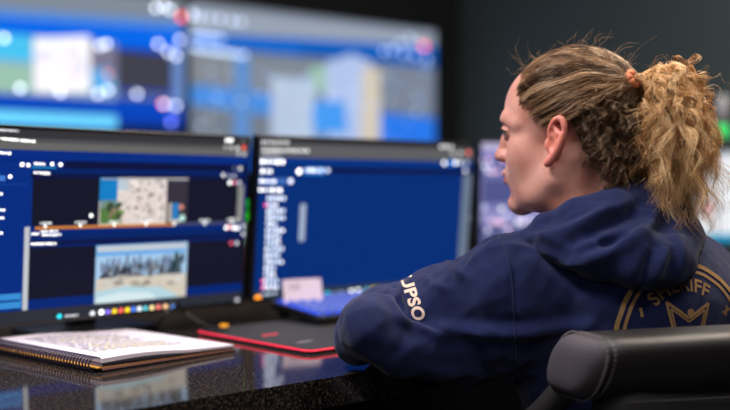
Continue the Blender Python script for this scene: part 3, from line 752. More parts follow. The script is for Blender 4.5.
# ------------------------------------------------------------------ person
BF = Vector((-.35, .937, 0)).normalized(); BL = Vector((-BF.y, BF.x, 0))
BROT = np.array([tuple(BL), tuple(BF), (0, 0, 1)]).T
person = thing('person', 'person with curly ponytail in a navy hoodie, leaning on the desk and watching monitors', 'person', (0.36, 1.50, 0))
HF = Vector((-.90, .436, 0)).normalized(); pit = math.radians(4)
hf = HF * math.cos(pit) - Vector((0, 0, math.sin(pit))); hl = Vector((-HF.y, HF.x, 0)); hu = hf.cross(hl)
HC0 = Vector((.297, 1.47, 1.0725))
HM = np.array([tuple(hf), tuple(hl), tuple(hu)]).T; HO = np.array(tuple(HC0))
def tow(P): return np.asarray(P) @ HM.T + HO

f = Field((-.112, -.098, -.215), (.132, .098, .142), .0017)
f.ell((-.003, 0, .039), (.090, .071, .079))
f.ell((.030, 0, .046), (.061, .062, .068), .015)
f.ell((.044, 0, -.015), (.047, .056, .062), .02)
for s_ in (-1, 1):
    f.chain([(.000, s_ * .054, -.030), (.010, s_ * .051, -.055), (.045, s_ * .038, -.078), (.076, s_ * .012, -.090)], [.014, .015, .014, .013], .022)
    f.ell((.056, s_ * .040, -.016), (.024, .020, .026), .016); f.ell((.036, s_ * .030, -.046), (.042, .028, .038), .02)
f.ell((.040, 0, -.070), (.046, .038, .022), .02)
f.ell((.083, 0, -.086), (.0145, .016, .0135), .012)
f.ell((.074, 0, -.045), (.024, .030, .030), .016)
for s_ in (-1, 1):
    f.chain([(.086, s_ * .008, .034), (.080, s_ * .032, .036), (.062, s_ * .050, .026)], [.008, .008, .007], .014)
    f.ell((.094, s_ * .032, .016), (.013, .017, .011), .012, op='sub')
f.chain([(.086, 0, .028), (.0935, 0, .008), (.1025, 0, -.011)], [.0075, .008, .0095], .010)
f.ell((.1055, 0, -.0145), (.009, .0085, .0075), .007)
for s_ in (-1, 1):
    f.ell((.096, s_ * .0105, -.0165), (.0115, .0075, .0075), .007)
    f.ell((.101, s_ * .006, -.0245), (.005, .0028, .003), .002, op='sub')
    f.chain([(.098, 0, -.0405), (.093, s_ * .012, -.0425), (.083, s_ * .0225, -.0465)], [.0058, .005, .003], .006)
    f.chain([(.0955, 0, -.0525), (.091, s_ * .011, -.052), (.083, s_ * .021, -.0475)], [.0065, .0055, .003], .006)
    f.chain([(.1045, 0, -.0465), (.098, s_ * .012, -.0468), (.084, s_ * .024, -.0475)], .0012, .003, op='sub')
    f.ell((.0775, s_ * .031, .0165), .0122, .0015)
    f.chain([(.081, s_ * .019, .0175), (.0885, s_ * .029, .0235), (.078, s_ * .044, .0185)], [.0025, .003, .0025], .004)
    f.chain([(.081, s_ * .019, .0145), (.086, s_ * .030, .0085), (.077, s_ * .043, .0135)], [.002, .0025, .002], .004)
f.ell((.097, 0, -.067), (.007, .018, .006), .010, op='sub')
f.cap((-.022, 0, -.03), (-.058, 0, -.22), .050, .058, .03)
for s_ in (-1, 1): f.cap((.022, s_ * .030, -.078), (-.020, s_ * .034, -.130), .020, .020, .03)
for s_ in (-1, 1):   # neck muscle from behind the ear, and ears
    f.cap((-.028, s_ * .052, -.035), (.000, s_ * .022, -.20), .012, .012, .02)
    er_ = lambda p: (.005 + p[0] * .84 - p[2] * .30, s_ * p[1], p[2] * 1.18 - .004)
    ea_ = math.radians(16); erot = np.array(((math.cos(ea_), 0, math.sin(ea_)), (0, 1, 0), (-math.sin(ea_), 0, math.cos(ea_)))).T
    f.ell(er_((-.006, .075, .000)), (.0125, .007, .026), .004, rot=erot)
    hx = spline([er_(p) for p in ((.006, .073, .002), (.0075, .077, .012), (.002, .0825, .0215), (-.009, .087, .0245), (-.0185, .089, .0175), (-.0205, .088, .006), (-.016, .085, -.007), (-.008, .081, -.018), (.001, .077, -.026))], 4)
    f.chain([tuple(q) for q in hx], list(np.interp(np.linspace(0, 1, len(hx)), [0, .3, .6, .85, 1], [.0026, .0034, .0036, .0046, .0060])), .003)
    f.chain([er_(p) for p in ((-.003, .081, .014), (-.010, .084, .007), (-.010, .083, -.004), (-.005, .080, -.013))], .0034, .004)
    f.ell(er_((.001, .085, -.003)), (.0065, .008, .011), .003, op='sub')
    f.cap(er_((-.004, .0905, .0195)), er_((-.015, .0915, .010)), .0026, None, .003, op='sub')
    f.ell(er_((.0085, .0735, -.004)), (.004, .0045, .007), .005)
V, Q = f.mesh(); Vh = V.copy(); V = tow(V)
nh = len(V)
# trunk, arms and hands under the clothes
b_ = Field((-.06, 1.20, .40), (.66, 2.16, .99), .005)
ELL = (.045, 1.465, .800); WRL = (.100, 1.775, .797); SHR = (.475, 1.52, .858); ELR = (.515, 1.775, .800); WRR = (.325, 1.990, .797)
NB = Vector((.335, 1.462, .93))
b_.ell((.385, 1.475, .78), (.165, .095, .18), rot=BROT); b_.ell((.41, 1.45, .56), (.15, .105, .15), .05, rot=BROT)
b_.chain([(.20, 1.41, .88), (.335, 1.462, .915), SHR], [.045, .05, .045], .04)
b_.cap((.325, 1.49, .98), (.34, 1.465, .88), .05, .055, .03)
b_.chain([(.20, 1.41, .88), ELL, WRL], [.046, .036, .026], .02); b_.chain([SHR, ELR, WRR], [.046, .036, .026], .02)
def hand(wr, d, side):
    wr = np.array(wr); d = np.array((d[0], d[1], 0)); d /= np.linalg.norm(d); s_ = np.array((d[1], -d[0], 0)) * side   # s_ = thumb side
    up = np.array((0, 0, 1.0)); pc = wr + d * .05
    b_.cap(wr, wr + d * .03, .024, .022, .012)
    b_.ell(pc + d * .006, (.039, .046, .014), .012, rot=np.array([s_, d, up]).T)
    for i, (o_, L_) in enumerate(((.027, .068), (.009, .076), (-.009, .071), (-.026, .056))):
        k0_ = pc + s_ * o_ + d * .042; k1_ = k0_ + d * L_ * .45 + up * .007 + s_ * o_ * .15; k2_ = k1_ + d * L_ * .32 - up * .010; k3_ = k2_ + d * L_ * .18 - up * .012
        b_.chain([k0_ - d * .03, k0_, k1_, k2_, k3_], [.009, .0092, .0085, .0078, .007], .004)
    th = pc + s_ * .028 - d * .022
    b_.chain([th, th + s_ * .022 + d * .024 - up * .003, th + s_ * .026 + d * .052 - up * .008, th + s_ * .024 + d * .070 - up * .011], [.013, .0105, .0095, .008], .006)
hand((WRL[0], WRL[1], .803), (-.15, 1.0), 1); hand((WRR[0], WRR[1], .803), (-.85, .55), -1)
Vb, Qb = b_.mesh()
me = np_mesh('body', np.vstack([V, Vb]), np.vstack([Q, Qb + nh]))
skin = mat('skin', (222, 164, 146), .45, bump=.10, bscale=500, sss=.25, spec=.4)
nt = skin.node_tree; pb = nt.nodes['Principled BSDF']; tc = nt.nodes.new('ShaderNodeTexCoord')
na = nt.nodes.new('ShaderNodeTexNoise'); na.inputs['Scale'].default_value = 22; na.inputs['Detail'].default_value = 3
nb = nt.nodes.new('ShaderNodeTexNoise'); nb.inputs['Scale'].default_value = 420; nb.inputs['Detail'].default_value = 2
ra = nt.nodes.new('ShaderNodeValToRGB'); ra.color_ramp.elements[0].color = (*lin((206, 138, 118)), 1); ra.color_ramp.elements[1].color = (*lin((224, 166, 146)), 1)
ra.color_ramp.elements[0].position = .35; ra.color_ramp.elements[1].position = .65
rb = nt.nodes.new('ShaderNodeValToRGB'); rb.color_ramp.elements[0].color = (.62, .5, .45, 1); rb.color_ramp.elements[1].color = (1, 1, 1, 1); rb.color_ramp.elements[0].position = .27; rb.color_ramp.elements[1].position = .36
mx = nt.nodes.new('ShaderNodeMix'); mx.data_type = 'RGBA'; mx.blend_type = 'MULTIPLY'; mx.inputs[0].default_value = .6
for n_ in (na, nb): nt.links.new(tc.outputs['Object'], n_.inputs['Vector'])
nt.links.new(na.outputs['Fac'], ra.inputs['Fac']); nt.links.new(nb.outputs['Fac'], rb.inputs['Fac'])
nt.links.new(ra.outputs['Color'], mx.inputs[6]); nt.links.new(rb.outputs['Color'], mx.inputs[7]); nt.links.new(mx.outputs[2], pb.inputs['Base Color'])
body = link('body', me, person, [skin, mat('lips', (190, 108, 104), .4, sss=.2), mat('eye white', (176, 162, 156), .2), mat('iris', (70, 90, 96), .1), mat('pupil', (8, 8, 8), .1), mat('ear skin', (226, 138, 118), .5, sss=.35)], True, True)
cen = Vh[Q].mean(1); mi = np.zeros(len(me.polygons), np.int32); m0 = np.zeros(len(Q), np.int32)
x, y, z = cen.T; ay = np.abs(y)
lip = (x > .084) & (ay < .021) & (z > -.0600 + ay * .35) & (z < -.0365 - ay * .25) & ((x > .0935) | (ay > .006))
m0[lip] = 1
ec = np.stack([x - .0775, ay - .031, z - .0165], 1); er = np.linalg.norm(ec, axis=1)
ey = (er < .01265) & (x > .078) & (np.abs(z - .0162) < .0062 * (1 - ((ay - .031) / .0135) ** 2)); m0[ey] = 2
m0[ey & (np.hypot(ay - .031, z - .0162) < .0056)] = 3; m0[ey & (np.hypot(ay - .031, z - .0162) < .0025)] = 4
m0[(ay > .0755) & (x < .02) & (x > -.04)] = 5
mi[:len(Q)] = m0; me.polygons.foreach_set('material_index', mi)

# ------------------------------------------------------------------ hair
CC = np.array((-.006, 0, .035)); ER = np.array((.094, .0755, .0855)); EC = np.array((-.005, 0, .038))
AZ = np.radians([0, 22, 40, 54, 66, 77, 86, 96, 106, 125, 150, 180]); ZH = np.array([.101, .097, .070, .048, .030, .012, .018, .032, .004, -.046, -.066, -.072])
def zh(x, y): return np.interp(np.arctan2(np.abs(y), x + .006), AZ, ZH)
def onscalp(d, off=0.0):
    """point on the scalp along direction d from CC; below the skull it follows the neck"""
    d = d / np.linalg.norm(d, axis=-1, keepdims=True); o = (CC - EC) / ER; k = d / ER
    A = (k * k).sum(-1); B = (o * k).sum(-1); Cq = (o * o).sum(-1) - 1; r = (-B + np.sqrt(B * B - A * Cq)) / A
    return CC + d * (r + off)[..., None] if hasattr(off, '__len__') else CC + d * (r + off)[..., None]
def hairmat(name, rough):
    m = bpy.data.materials.new(name); m.use_nodes = True; nt = m.node_tree; b = nt.nodes['Principled BSDF']
    a = nt.nodes.new('ShaderNodeAttribute'); a.attribute_name = 'Col'; nt.links.new(a.outputs['Color'], b.inputs['Base Color'])
    b.inputs['Roughness'].default_value = rough; b.inputs['Specular IOR Level'].default_value = .5; b.inputs['Specular Tint'].default_value = (1, .85, .65, 1); return m
M_hair = hairmat('curly hair', .32)
TD = np.array((-.074, .024, .030)); TD = TD / np.linalg.norm(TD); TIE = onscalp(TD[None], 0.0)[0]
# scalp cap under the fibres
f = Field((-.125, -.095, -.085), (.10, .095, .15), .0025)
f.ell(EC, ER + .0015)
G = np.meshgrid(*f.ax, indexing='ij'); f.v = np.maximum(f.v, (zh(G[0], G[1]) + .004 - G[2]) * .7).astype(np.float32)
V, Q = f.mesh(); me_cap = np_mesh('cap', tow(V), Q)
ca = me_cap.color_attributes.new('Col', 'FLOAT_COLOR', 'POINT'); ca.data.foreach_set('color', np.tile(np.array((.035, .020, .012, 1), np.float32), len(V)))
DARK, MID, LIGHT = np.array((.055, .025, .012)), np.array((.24, .125, .060)), np.array((.74, .49, .28))
def slerp(a, b, t):
    th = np.arccos(np.clip((a * b).sum(), -1, 1)); s_ = np.sin(th) + 1e-6
    return (np.sin((1 - t) * th)[:, None] * a + np.sin(t * th)[:, None] * b) / s_
curves, rads, cols = [], [], []
NP_ = 26
tt = np.linspace(0, 1, NP_)
def add_lock(p0, n, spread, lift, wav):
    d0 = (p0 - CC) / np.linalg.norm(p0 - CC); ph = NR.uniform(0, 6.28); fq = NR.uniform(.7, 1.9); tone = np.clip(NR.normal(.42, .36), 0, 1)
    if p0[2] < .02 and p0[0] < 0: tone *= .45
    for _ in range(n):
        j = NR.normal(size=3) * spread; d = d0 + j / .09; d /= np.linalg.norm(d)
        te = TD + NR.normal(size=3) * .035; te /= np.linalg.norm(te)
        D = slerp(d, te, tt ** .9)
        L_ = np.arccos(np.clip((d * te).sum(), -1, 1)) * .09
        off = .0015 + lift * NR.uniform(.3, 1.0) * np.sin(np.pi * np.clip(tt * .9 + .05, 0, 1)) ** .7 + .016 * tt ** 5
        P = onscalp(D, off)
        side = np.cross(D, te); side /= np.linalg.norm(side, axis=1, keepdims=True) + 1e-6
        env = np.sin(np.pi * tt) ** .6
        P = P + side * (wav * env * np.sin(ph + fq * 2 * np.pi * tt * L_ / .09 + NR.normal() * .35))[:, None] + D * (wav * .6 * env * np.cos(ph * 1.7 + fq * 2 * np.pi * tt * L_ / .09))[:, None]
        P += NR.normal(size=P.shape) * .00022
        curves.append(tow(P)); rads.append(NR.uniform(.00017, .00033))
        t_ = np.clip(tone + NR.normal() * .12, 0, 1); cols.append(DARK * (1 - t_ * 2) + MID * t_ * 2 if t_ < .5 else MID * (2 - t_ * 2) + LIGHT * (t_ * 2 - 1))
# locks rooted along the hairline
for _ in range(210):
    a_ = NR.uniform(0, np.pi) * NR.choice((-1, 1)); r_ = np.array((np.cos(a_), np.sin(a_)))
    zz_ = np.interp(abs(a_), AZ, ZH) + NR.uniform(0, .012)
    d = np.array((r_[0], r_[1], 0)); p = onscalp(np.array([[r_[0] * .085, r_[1] * .072, zz_ - CC[2]]]), 0.0)[0]
    p[2] = max(p[2], np.interp(abs(a_), AZ, ZH)) if abs(a_) < 1.6 else p[2]
    add_lock(p, 26, .0028, NR.uniform(.003, .010), NR.uniform(.0012, .004))
# locks rooted over the rest of the scalp
k_ = 0
while k_ < 260:
    d = NR.normal(size=3); d /= np.linalg.norm(d); p = onscalp(d[None], 0.0)[0]
    if p[2] < zh(p[0], p[1]) + .004: continue
    k_ += 1; add_lock(p, 26, .0026, NR.uniform(.002, .011), NR.uniform(.0015, .0045))
# dark loose curls hanging over the back of the neck
for _ in range(620):
    a_ = np.pi + NR.uniform(-1.25, 1.05); z0 = NR.uniform(-.075, .045); out = np.array((np.cos(a_), np.sin(a_), 0))
    if np.cos(a_) > -.45 and z0 < -.02 and NR.random() < .7: continue
    if z0 > -.045: base = onscalp(np.array([[out[0] * .085, out[1] * .07, z0 - CC[2]]]), .004)[0]
    else: base = np.array((-.030 - .19 * (-.03 - z0), 0, z0)) + out * .056
    base = base * np.array((1, 1, 0)) * max(1.0, (.078 if z0 > -.03 else .074) / np.hypot(base[0] + .02, base[1]) if z0 < 0 else 1.0) + np.array((0, 0, base[2]))
    ln = NR.uniform(.018, .060); ph = NR.uniform(0, 6.28); tl = np.linspace(0, 1, NP_); tone = NR.uniform(0, .42) ** 1.5; fr = NR.uniform(.8, 2.0); A0_ = NR.uniform(.003, .008); rise = NR.uniform(.002, .024)
    dz = -1 if NR.random() < .8 else .6
    u_ = np.cross(out, (0, 0, 1.0))
    for _ in range(NR.integers(5, 12)):
        A = A0_ + NR.normal() * .0007; q = ph + NR.normal() * .25
        P = base + NR.normal(size=3) * .0014 + out * (rise * np.sin(tl * 2.2))[:, None] + np.array((0, 0, dz)) * (ln * tl[:, None]) + out * (np.cos(q + 6.28 * fr * tl) * A * tl ** .5)[:, None] + u_ * (np.sin(q + 6.28 * fr * tl) * A * tl ** .5)[:, None]
        curves.append(tow(P)); rads.append(NR.uniform(.0002, .00038)); cols.append(DARK * (1 - tone) + LIGHT * tone)
for _ in range(420):
    a_ = NR.uniform(.0, 1.75) * NR.choice((-1, 1)); base = onscalp(np.array([[np.cos(a_) * .085, np.sin(a_) * .072, np.interp(abs(a_), AZ, ZH) - CC[2] + NR.uniform(-.007, .006)]]), .001)[0]
    d0 = base - CC; d0 /= np.linalg.norm(d0); tl = np.linspace(0, 1, NP_); D = slerp(d0, TD, tl * NR.uniform(.12, .3)); P = onscalp(D, .0012 + .004 * tl * NR.uniform(0, 1)); q = NR.uniform(0, 6.28)
    P = P + np.array((0, 0, 1.0)) * (.0018 * np.sin(q + tl * NR.uniform(3, 9)) * tl)[:, None]
    curves.append(tow(P)); rads.append(.00014); cols.append(MID * .8)
# flyaway hairs standing off the head
for _ in range(170):
    d = NR.normal(size=3); d[2] = abs(d[2]) * .9 + .15; d /= np.linalg.norm(d); p = onscalp(d[None], .006)[0]
    if p[2] < zh(p[0], p[1]): continue
    tl = np.linspace(0, 1, NP_); ln = NR.uniform(.012, .034); dirn = d * NR.uniform(.3, 1) + TD * NR.uniform(-.4, 1.2) + NR.normal(size=3) * .4
    A = NR.uniform(.002, .010); q = NR.uniform(0, 6.28); fr = NR.uniform(.5, 1.5); u_ = np.cross(dirn, NR.normal(size=3)); u_ /= np.linalg.norm(u_); v_ = np.cross(dirn / np.linalg.norm(dirn), u_)
    P = p + dirn * (ln * tl[:, None]) + u_ * (A * np.sin(q + 6.28 * fr * tl) * tl)[:, None] + v_ * (A * np.cos(q + 6.28 * fr * tl) * tl)[:, None]
    curves.append(tow(P)); rads.append(.00016); cols.append(MID * .5 + LIGHT * .5)
me_h = strands_mesh('hair', curves, rads, cols)
hair = link('hair', me_h, person, [M_hair], True, True)
bm = bmesh.new(); bm.from_mesh(me_h); bm.from_mesh(me_cap); bm.to_mesh(me_h); bm.free()
me_h.polygons.foreach_set('use_smooth', np.ones(len(me_h.polygons), bool))

# ponytail
TW = tow(TIE + TD * .021); back = tow(TIE + np.array((-1, 0, .0))) - tow(TIE); lat = np.array(tuple(hl)); upv = np.array((0, 0, 1.0))
curves, rads, cols = [], [], []; NP2 = 44; tl = np.linspace(0, 1, NP2)
PD, PM, PL = np.array((.34, .16, .055)), np.array((.70, .40, .16)), np.array((.94, .66, .35))
def pony(n_locks, n_st, lo, hi, thin=False):
    for _ in range(n_locks):
        e_ = NR.normal(size=3); e_ /= np.linalg.norm(e_)
        el = NR.uniform(-1.15, .36)
        d = back * NR.uniform(.5, 1.0) + upv * el * .75 + lat * np.clip(NR.normal(), -1.4, 1.4) * .58; d /= np.linalg.norm(d)
        r1 = NR.uniform(.030, .090); P1 = TW + d * r1
        dn = NR.uniform(lo, hi) * (1.0 if el < .2 else .9)
        P2 = P1 + back * (NR.uniform(-.036, .030) + .13 * dn) - upv * dn + lat * NR.normal() * .030
        A = NR.uniform(.004, .0105); wl = NR.uniform(.024, .050); ph = NR.uniform(0, 6.28); hand_ = NR.choice((-1, 1)); tone = NR.uniform(0, 1)
        for _ in range(n_st):
            j = NR.normal(size=3) * .0014; j2 = NR.normal(size=3) * .0022
            a0, a1, a2 = TW + j * .8, P1 + j * 1.6, P2 + j2 * 1.6
            m_ = a1 + d * .012
            B = ((1 - tl) ** 3)[:, None] * a0 + (3 * tl * (1 - tl) ** 2)[:, None] * (a0 + back * .024 + d * .008) + (3 * tl ** 2 * (1 - tl))[:, None] * (a1 + d * .025) + (tl ** 3)[:, None] * a2
            L_ = np.linalg.norm(np.diff(B, axis=0), axis=1).sum(); T = np.gradient(B, axis=0); T /= np.linalg.norm(T, axis=1, keepdims=True)
            u_ = np.cross(T, lat + .01); u_ /= np.linalg.norm(u_, axis=1, keepdims=True); v_ = np.cross(T, u_); q = ph + NR.normal() * .3 + hand_ * 2 * np.pi * tl * L_ / wl
            env = (np.clip(tl * 2.2, 0, 1) ** 1.1 * (A + NR.normal() * .0005))[:, None]
            P = B + u_ * np.cos(q)[:, None] * env + v_ * np.sin(q)[:, None] * env
            zt_ = TW[2] + .022; P[:, 2] = np.where(P[:, 2] > zt_, zt_ + (P[:, 2] - zt_) * .35, P[:, 2])
            curves.append(P + NR.normal(size=P.shape) * .0002); rads.append(.00016 if thin else NR.uniform(.00025, .00045))
            t_ = np.clip(tone + NR.normal() * .15, 0, 1); cols.append(PD * (1 - t_ * 2) + PM * t_ * 2 if t_ < .5 else PM * (2 - t_ * 2) + PL * (t_ * 2 - 1))
pony(300, 13, .03, .185); pony(110, 2, .02, .19, True)
me_p = strands_mesh('ponytail', curves, rads, cols); link('ponytail', me_p, hair, [M_hair], True, True)['label'] = 'golden curly ponytail'
bm = bmesh.new(); ring = []
cx_ = tow(TIE + TD * .0150); tz = Vector(tuple(tow(TIE + TD) - tow(TIE))).to_track_quat('Z', 'Y').to_matrix()
for k in range(33):
    a_ = 2 * PI * k / 32; ring.append(Vector(tuple(cx_)) + tz @ Vector((math.cos(a_) * .0095, math.sin(a_) * .0095, .002 * math.sin(a_ * 7))))
tube(bm, ring, [.0050 + .0008 * math.sin(k * 2.1) for k in range(33)], 8, False)
link_o = from_bm('hair_tie', bm, M_scrunchie, hair, True, world=True); link_o['label'] = 'orange hair tie'
# brows and lashes
curves, rads, cols = [], [], []
tl6 = np.linspace(0, 1, 8)
for s_ in (-1, 1):
    for k in range(220):
        q = k / 220; p = np.array((.0935 - .030 * q ** 1.6, s_ * (.010 + .040 * q), .034 + .008 * np.sin(q * 2.4) - .003 * q)) + NR.normal(size=3) * (.0006, .0006, .0014)
        d = np.array((-.004, s_ * .0065, .0025 - .004 * q)); P = p + d * tl6[:, None]; curves.append(tow(P)); rads.append(.0003); cols.append(MID * .5)
    link('eyebrow', strands_mesh('eyebrow', curves, rads, cols), person, [M_hair], True, True); curves, rads, cols = [], [], []
for s_ in (-1, 1):
    for k in range(60):
        q = k / 59; c = np.array((.081 + .0085 * np.sin(np.pi * q) - .004 * q, s_ * (.020 + .024 * q), .0175 + .0050 * np.sin(np.pi * q)))
        d = np.array((.0095, s_ * (.0055 * (q - .2)), -.0015)); P = c + d * tl6[:, None] + np.array((0, 0, .0035)) * (tl6 ** 2)[:, None]; curves.append(tow(P)); rads.append(.00034); cols.append(np.array((.01, .006, .004)))
    link('eyelashes', strands_mesh('eyelashes', curves, rads, cols), person, [M_hair], True, True); curves, rads, cols = [], [], []

# ------------------------------------------------------------------ clothes
def fold_noise(V, amp, seed, wl=(.03, .09), n=9):
    r = np.random.default_rng(seed); o = np.zeros(len(V))
    W = V + .012 * np.sin(V[:, [1, 2, 0]] * 31 + 1.3)
    for _ in range(n):
        k = r.normal(size=3); k /= np.linalg.norm(k); l = r.uniform(*wl); s_ = np.sin(W @ k * 2 * np.pi / l + r.uniform(0, 6))
        o += (1 - np.abs(s_)) ** 2 * l / wl[1]
    return amp * (o - o.mean()) / o.std()
def normals(V, Q):
    n = np.cross(V[Q[:, 2]] - V[Q[:, 0]], V[Q[:, 3]] - V[Q[:, 1]]); N = np.zeros_like(V)
    for k in range(4): np.add.at(N, Q[:, k], n)
    return N / (np.linalg.norm(N, axis=1, keepdims=True) + 1e-12)
def relax(V, Q, it):
    for _ in range(it):
        S = np.zeros_like(V); c = np.zeros(len(V))
        for k in range(4):
            np.add.at(S, Q[:, k], V[Q[:, (k + 1) % 4]] + V[Q[:, (k + 3) % 4]]); np.add.at(c, Q[:, k], 2)
        V = V * .5 + .5 * S / c[:, None]
    return V
def ridges(V, Q, lines, gain=1.0):
    """raises (or sinks) soft folds along lines traced on the cloth"""
    tree = BVHTree.FromPolygons([tuple(v) for v in V], [tuple(q) for q in Q]); D = np.zeros(len(V)); N = normals(V, Q)
    for pts, amp, w_ in lines:
        S = []
        for q in spline([(x, y, 0) for x, y in pts], 12):
            hit = tree.ray_cast(CAM, ray(q[0], q[1]).normalized())
            if hit[0] is not None: S.append(tuple(hit[0]))
        if len(S) < 3: continue
        S = np.array(S); near = np.flatnonzero(((V > S.min(0) - 4 * w_) & (V < S.max(0) + 4 * w_)).all(1))
        d = np.linalg.norm(V[near][:, None] - S[None], axis=2); k = d.argmin(1); d = d.min(1); f_ = k / (len(S) - 1)
        D[near] += amp * gain * np.exp(-(d / w_) ** 2) * np.sin(np.pi * np.clip(f_, .08, .92)) ** .5
    return V + N * D[:, None]
def keep_out(fd):
    G = np.meshgrid(*fd.ax, indexing='ij')
    d = np.maximum(-((G[0] - EO.x) * EN.x + (G[1] - EO.y) * EN.y), G[2] - DESK_Z - .0035); fd.comb(tuple(slice(None) for _ in range(3)), d, .004, 'sub')
    lx = (G[0] - CHC.x) * math.cos(CHA) + (G[1] - CHC.y) * math.sin(CHA); ly = -(G[0] - CHC.x) * math.sin(CHA) + (G[1] - CHC.y) * math.cos(CHA)
    qy, qz, qx = np.abs(ly - bow(lx) + SHR_ * (G[2] - BZ)) - BD / 2 + .03, np.abs(G[2] - BZ) - BH / 2 + .03, np.abs(lx) - BX
    d = np.maximum(np.hypot(np.maximum(qy, 0), np.maximum(qz, 0)) + np.minimum(np.maximum(qy, qz), 0) - .034, qx - .02); fd.comb(tuple(slice(None) for _ in range(3)), d, .012, 'sub')
    d = np.maximum(np.maximum(ly - .033, G[2] - .78), np.abs(lx) - .25); fd.comb(tuple(slice(None) for _ in range(3)), d, .01, 'sub')
h_ = Field((-.085, 1.20, .44), (.66, 2.02, .99), .0042)
h_.ell((.385, 1.475, .78), (.185, .120, .19), rot=BROT); h_.ell((.405, 1.46, .58), (.175, .130, .16), .06, rot=BROT)
h_.ell((.405, 1.405, .83), (.135, .075, .10), .05, rot=BROT)
h_.chain([at(508, 276, 1.40), (.335, 1.462, .912), (.488, 1.512, .862)], [.056, .052, .056], .05)
A0, A1, A2 = at(508, 306, 1.41), at(440, 324, 1.437), at(402, 332, 1.495)
h_.chain([A0, A1, A2], [.082, .073, .056], .035)
h_.chain([at(500, 340, 1.40), at(430, 350, 1.40)], [.05, .03], .03)
h_.ell(at(357, 338, 1.42), (.034, .055, .038), .02)
h_.cap(at(384, 322, 1.45), WRL, .052, .036, .02)
h_.chain([(.488, 1.52, .855), ELR, WRR], [.062, .058, .036], .03)
# folds: ridges then creases
h_.chain([at(372, 328, 1.368), at(402, 350, 1.365), at(470, 349, 1.405)], [.046, .038, .052], .004)
keep_out(h_)
V, Q = h_.mesh(); V = relax(V, Q, 2); N = normals(V, Q)
fa = fold_noise(V, 1, 3, (.045, .12), 8); wgt = .0008 + .0007 * np.exp(-((V[:, 0] - .12) / .12) ** 2)
inside_desk = (((V[:, 0] - EO.x) * EN.x + (V[:, 1] - EO.y) * EN.y) > -.01) & (V[:, 2] < .757)
V = V + N * (np.clip(fa, -1.6, 2.2) * wgt * np.where(inside_desk, 0, 1))[:, None]
V = ridges(V, Q, [([(420, 324), (470, 331), (520, 333), (590, 324)], .009, .009), ([(430, 318), (470, 322), (520, 322), (570, 314)], -.005, .010), ([(448, 262), (456, 272), (470, 280)], .005, .007), ([(424, 277), (434, 285), (450, 290)], .004, .006), ([(516, 255), (512, 300), (518, 350)], -.003, .006), ([(452, 270), (482, 290), (492, 322)], .003, .012),
    ([(536, 266), (575, 292), (622, 314)], .004, .012), ([(400, 352), (440, 364), (500, 366)], -.003, .009), ([(425, 300), (460, 312), (500, 308)], -.003, .012), ([(350, 318), (365, 334), (392, 342)], .002, .010), ([(540, 300), (570, 318), (600, 322)], -.003, .010), ([(395, 287), (399, 303), (411, 318), (436, 329)], -.008, .006), ([(389, 290), (393, 305), (404, 321), (430, 333), (455, 338)], .006, .007)], 1.25)
V = relax(V, Q, 1)
me = np_mesh('hoodie', V, Q); hoodie = link('hoodie', me, person, [M_hoodie], True, True)
bvh = BVHTree.FromPolygons([tuple(v) for v in V], [tuple(q) for q in Q])
# hood lying on the back
k_ = Field((.14, 1.22, .84), (.52, 1.62, 1.06), .0034)
col = [at(537, 243, 1.44), at(546, 228, 1.395), at(575, 216, 1.375), at(612, 208, 1.370), at(645, 195, 1.39), at(662, 194, 1.45), Vector((.405, 1.54, .985)), Vector((.33, 1.56, .97)), Vector((.26, 1.53, .935)), at(537, 243, 1.44)]
k_.chain(col, [.014, .019, .021, .022, .021, .02, .02, .02, .016, .014], .012)
k_.chain([at(524, 238, 1.395), at(556, 246, 1.365), at(598, 256, 1.335), at(640, 262, 1.315), at(671, 262, 1.325), at(683, 238, 1.375), at(676, 212, 1.42)], [.012, .021, .029, .034, .030, .026, .024], .016)
k_.ell(at(622, 232, 1.372), (.080, .045, .046), .03, rot=BROT)
V, Q = k_.mesh(); V = relax(V, Q, 2); N = normals(V, Q); V = V + N * (np.clip(fold_noise(V, 1, 5, (.05, .12), 8), -1.6, 2.2) * .0005)[:, None]
V = ridges(V, Q, [([(562, 266), (600, 256), (630, 242), (648, 227), (657, 204)], .008, .010), ([(572, 242), (600, 226), (628, 214), (640, 204)], -.009, .009), ([(596, 238), (608, 244), (624, 238)], -.006, .007), ([(545, 236), (580, 224), (604, 211), (622, 206)], .005, .008),
    ([(640, 292), (648, 264), (654, 246)], -.007, .006), ([(652, 292), (661, 264), (668, 246)], .005, .007), ([(522, 240), (540, 236), (558, 242)], .004, .006), ([(570, 256), (600, 246), (622, 234)], -.004, .006), ([(676, 230), (682, 256), (678, 282)], .004, .008), ([(538, 250), (560, 258), (585, 266)], .003, .006)], 1.4)
V = relax(V, Q, 1)
link('hood', np_mesh('hood', V, Q), hoodie, [M_hoodie], True, True)

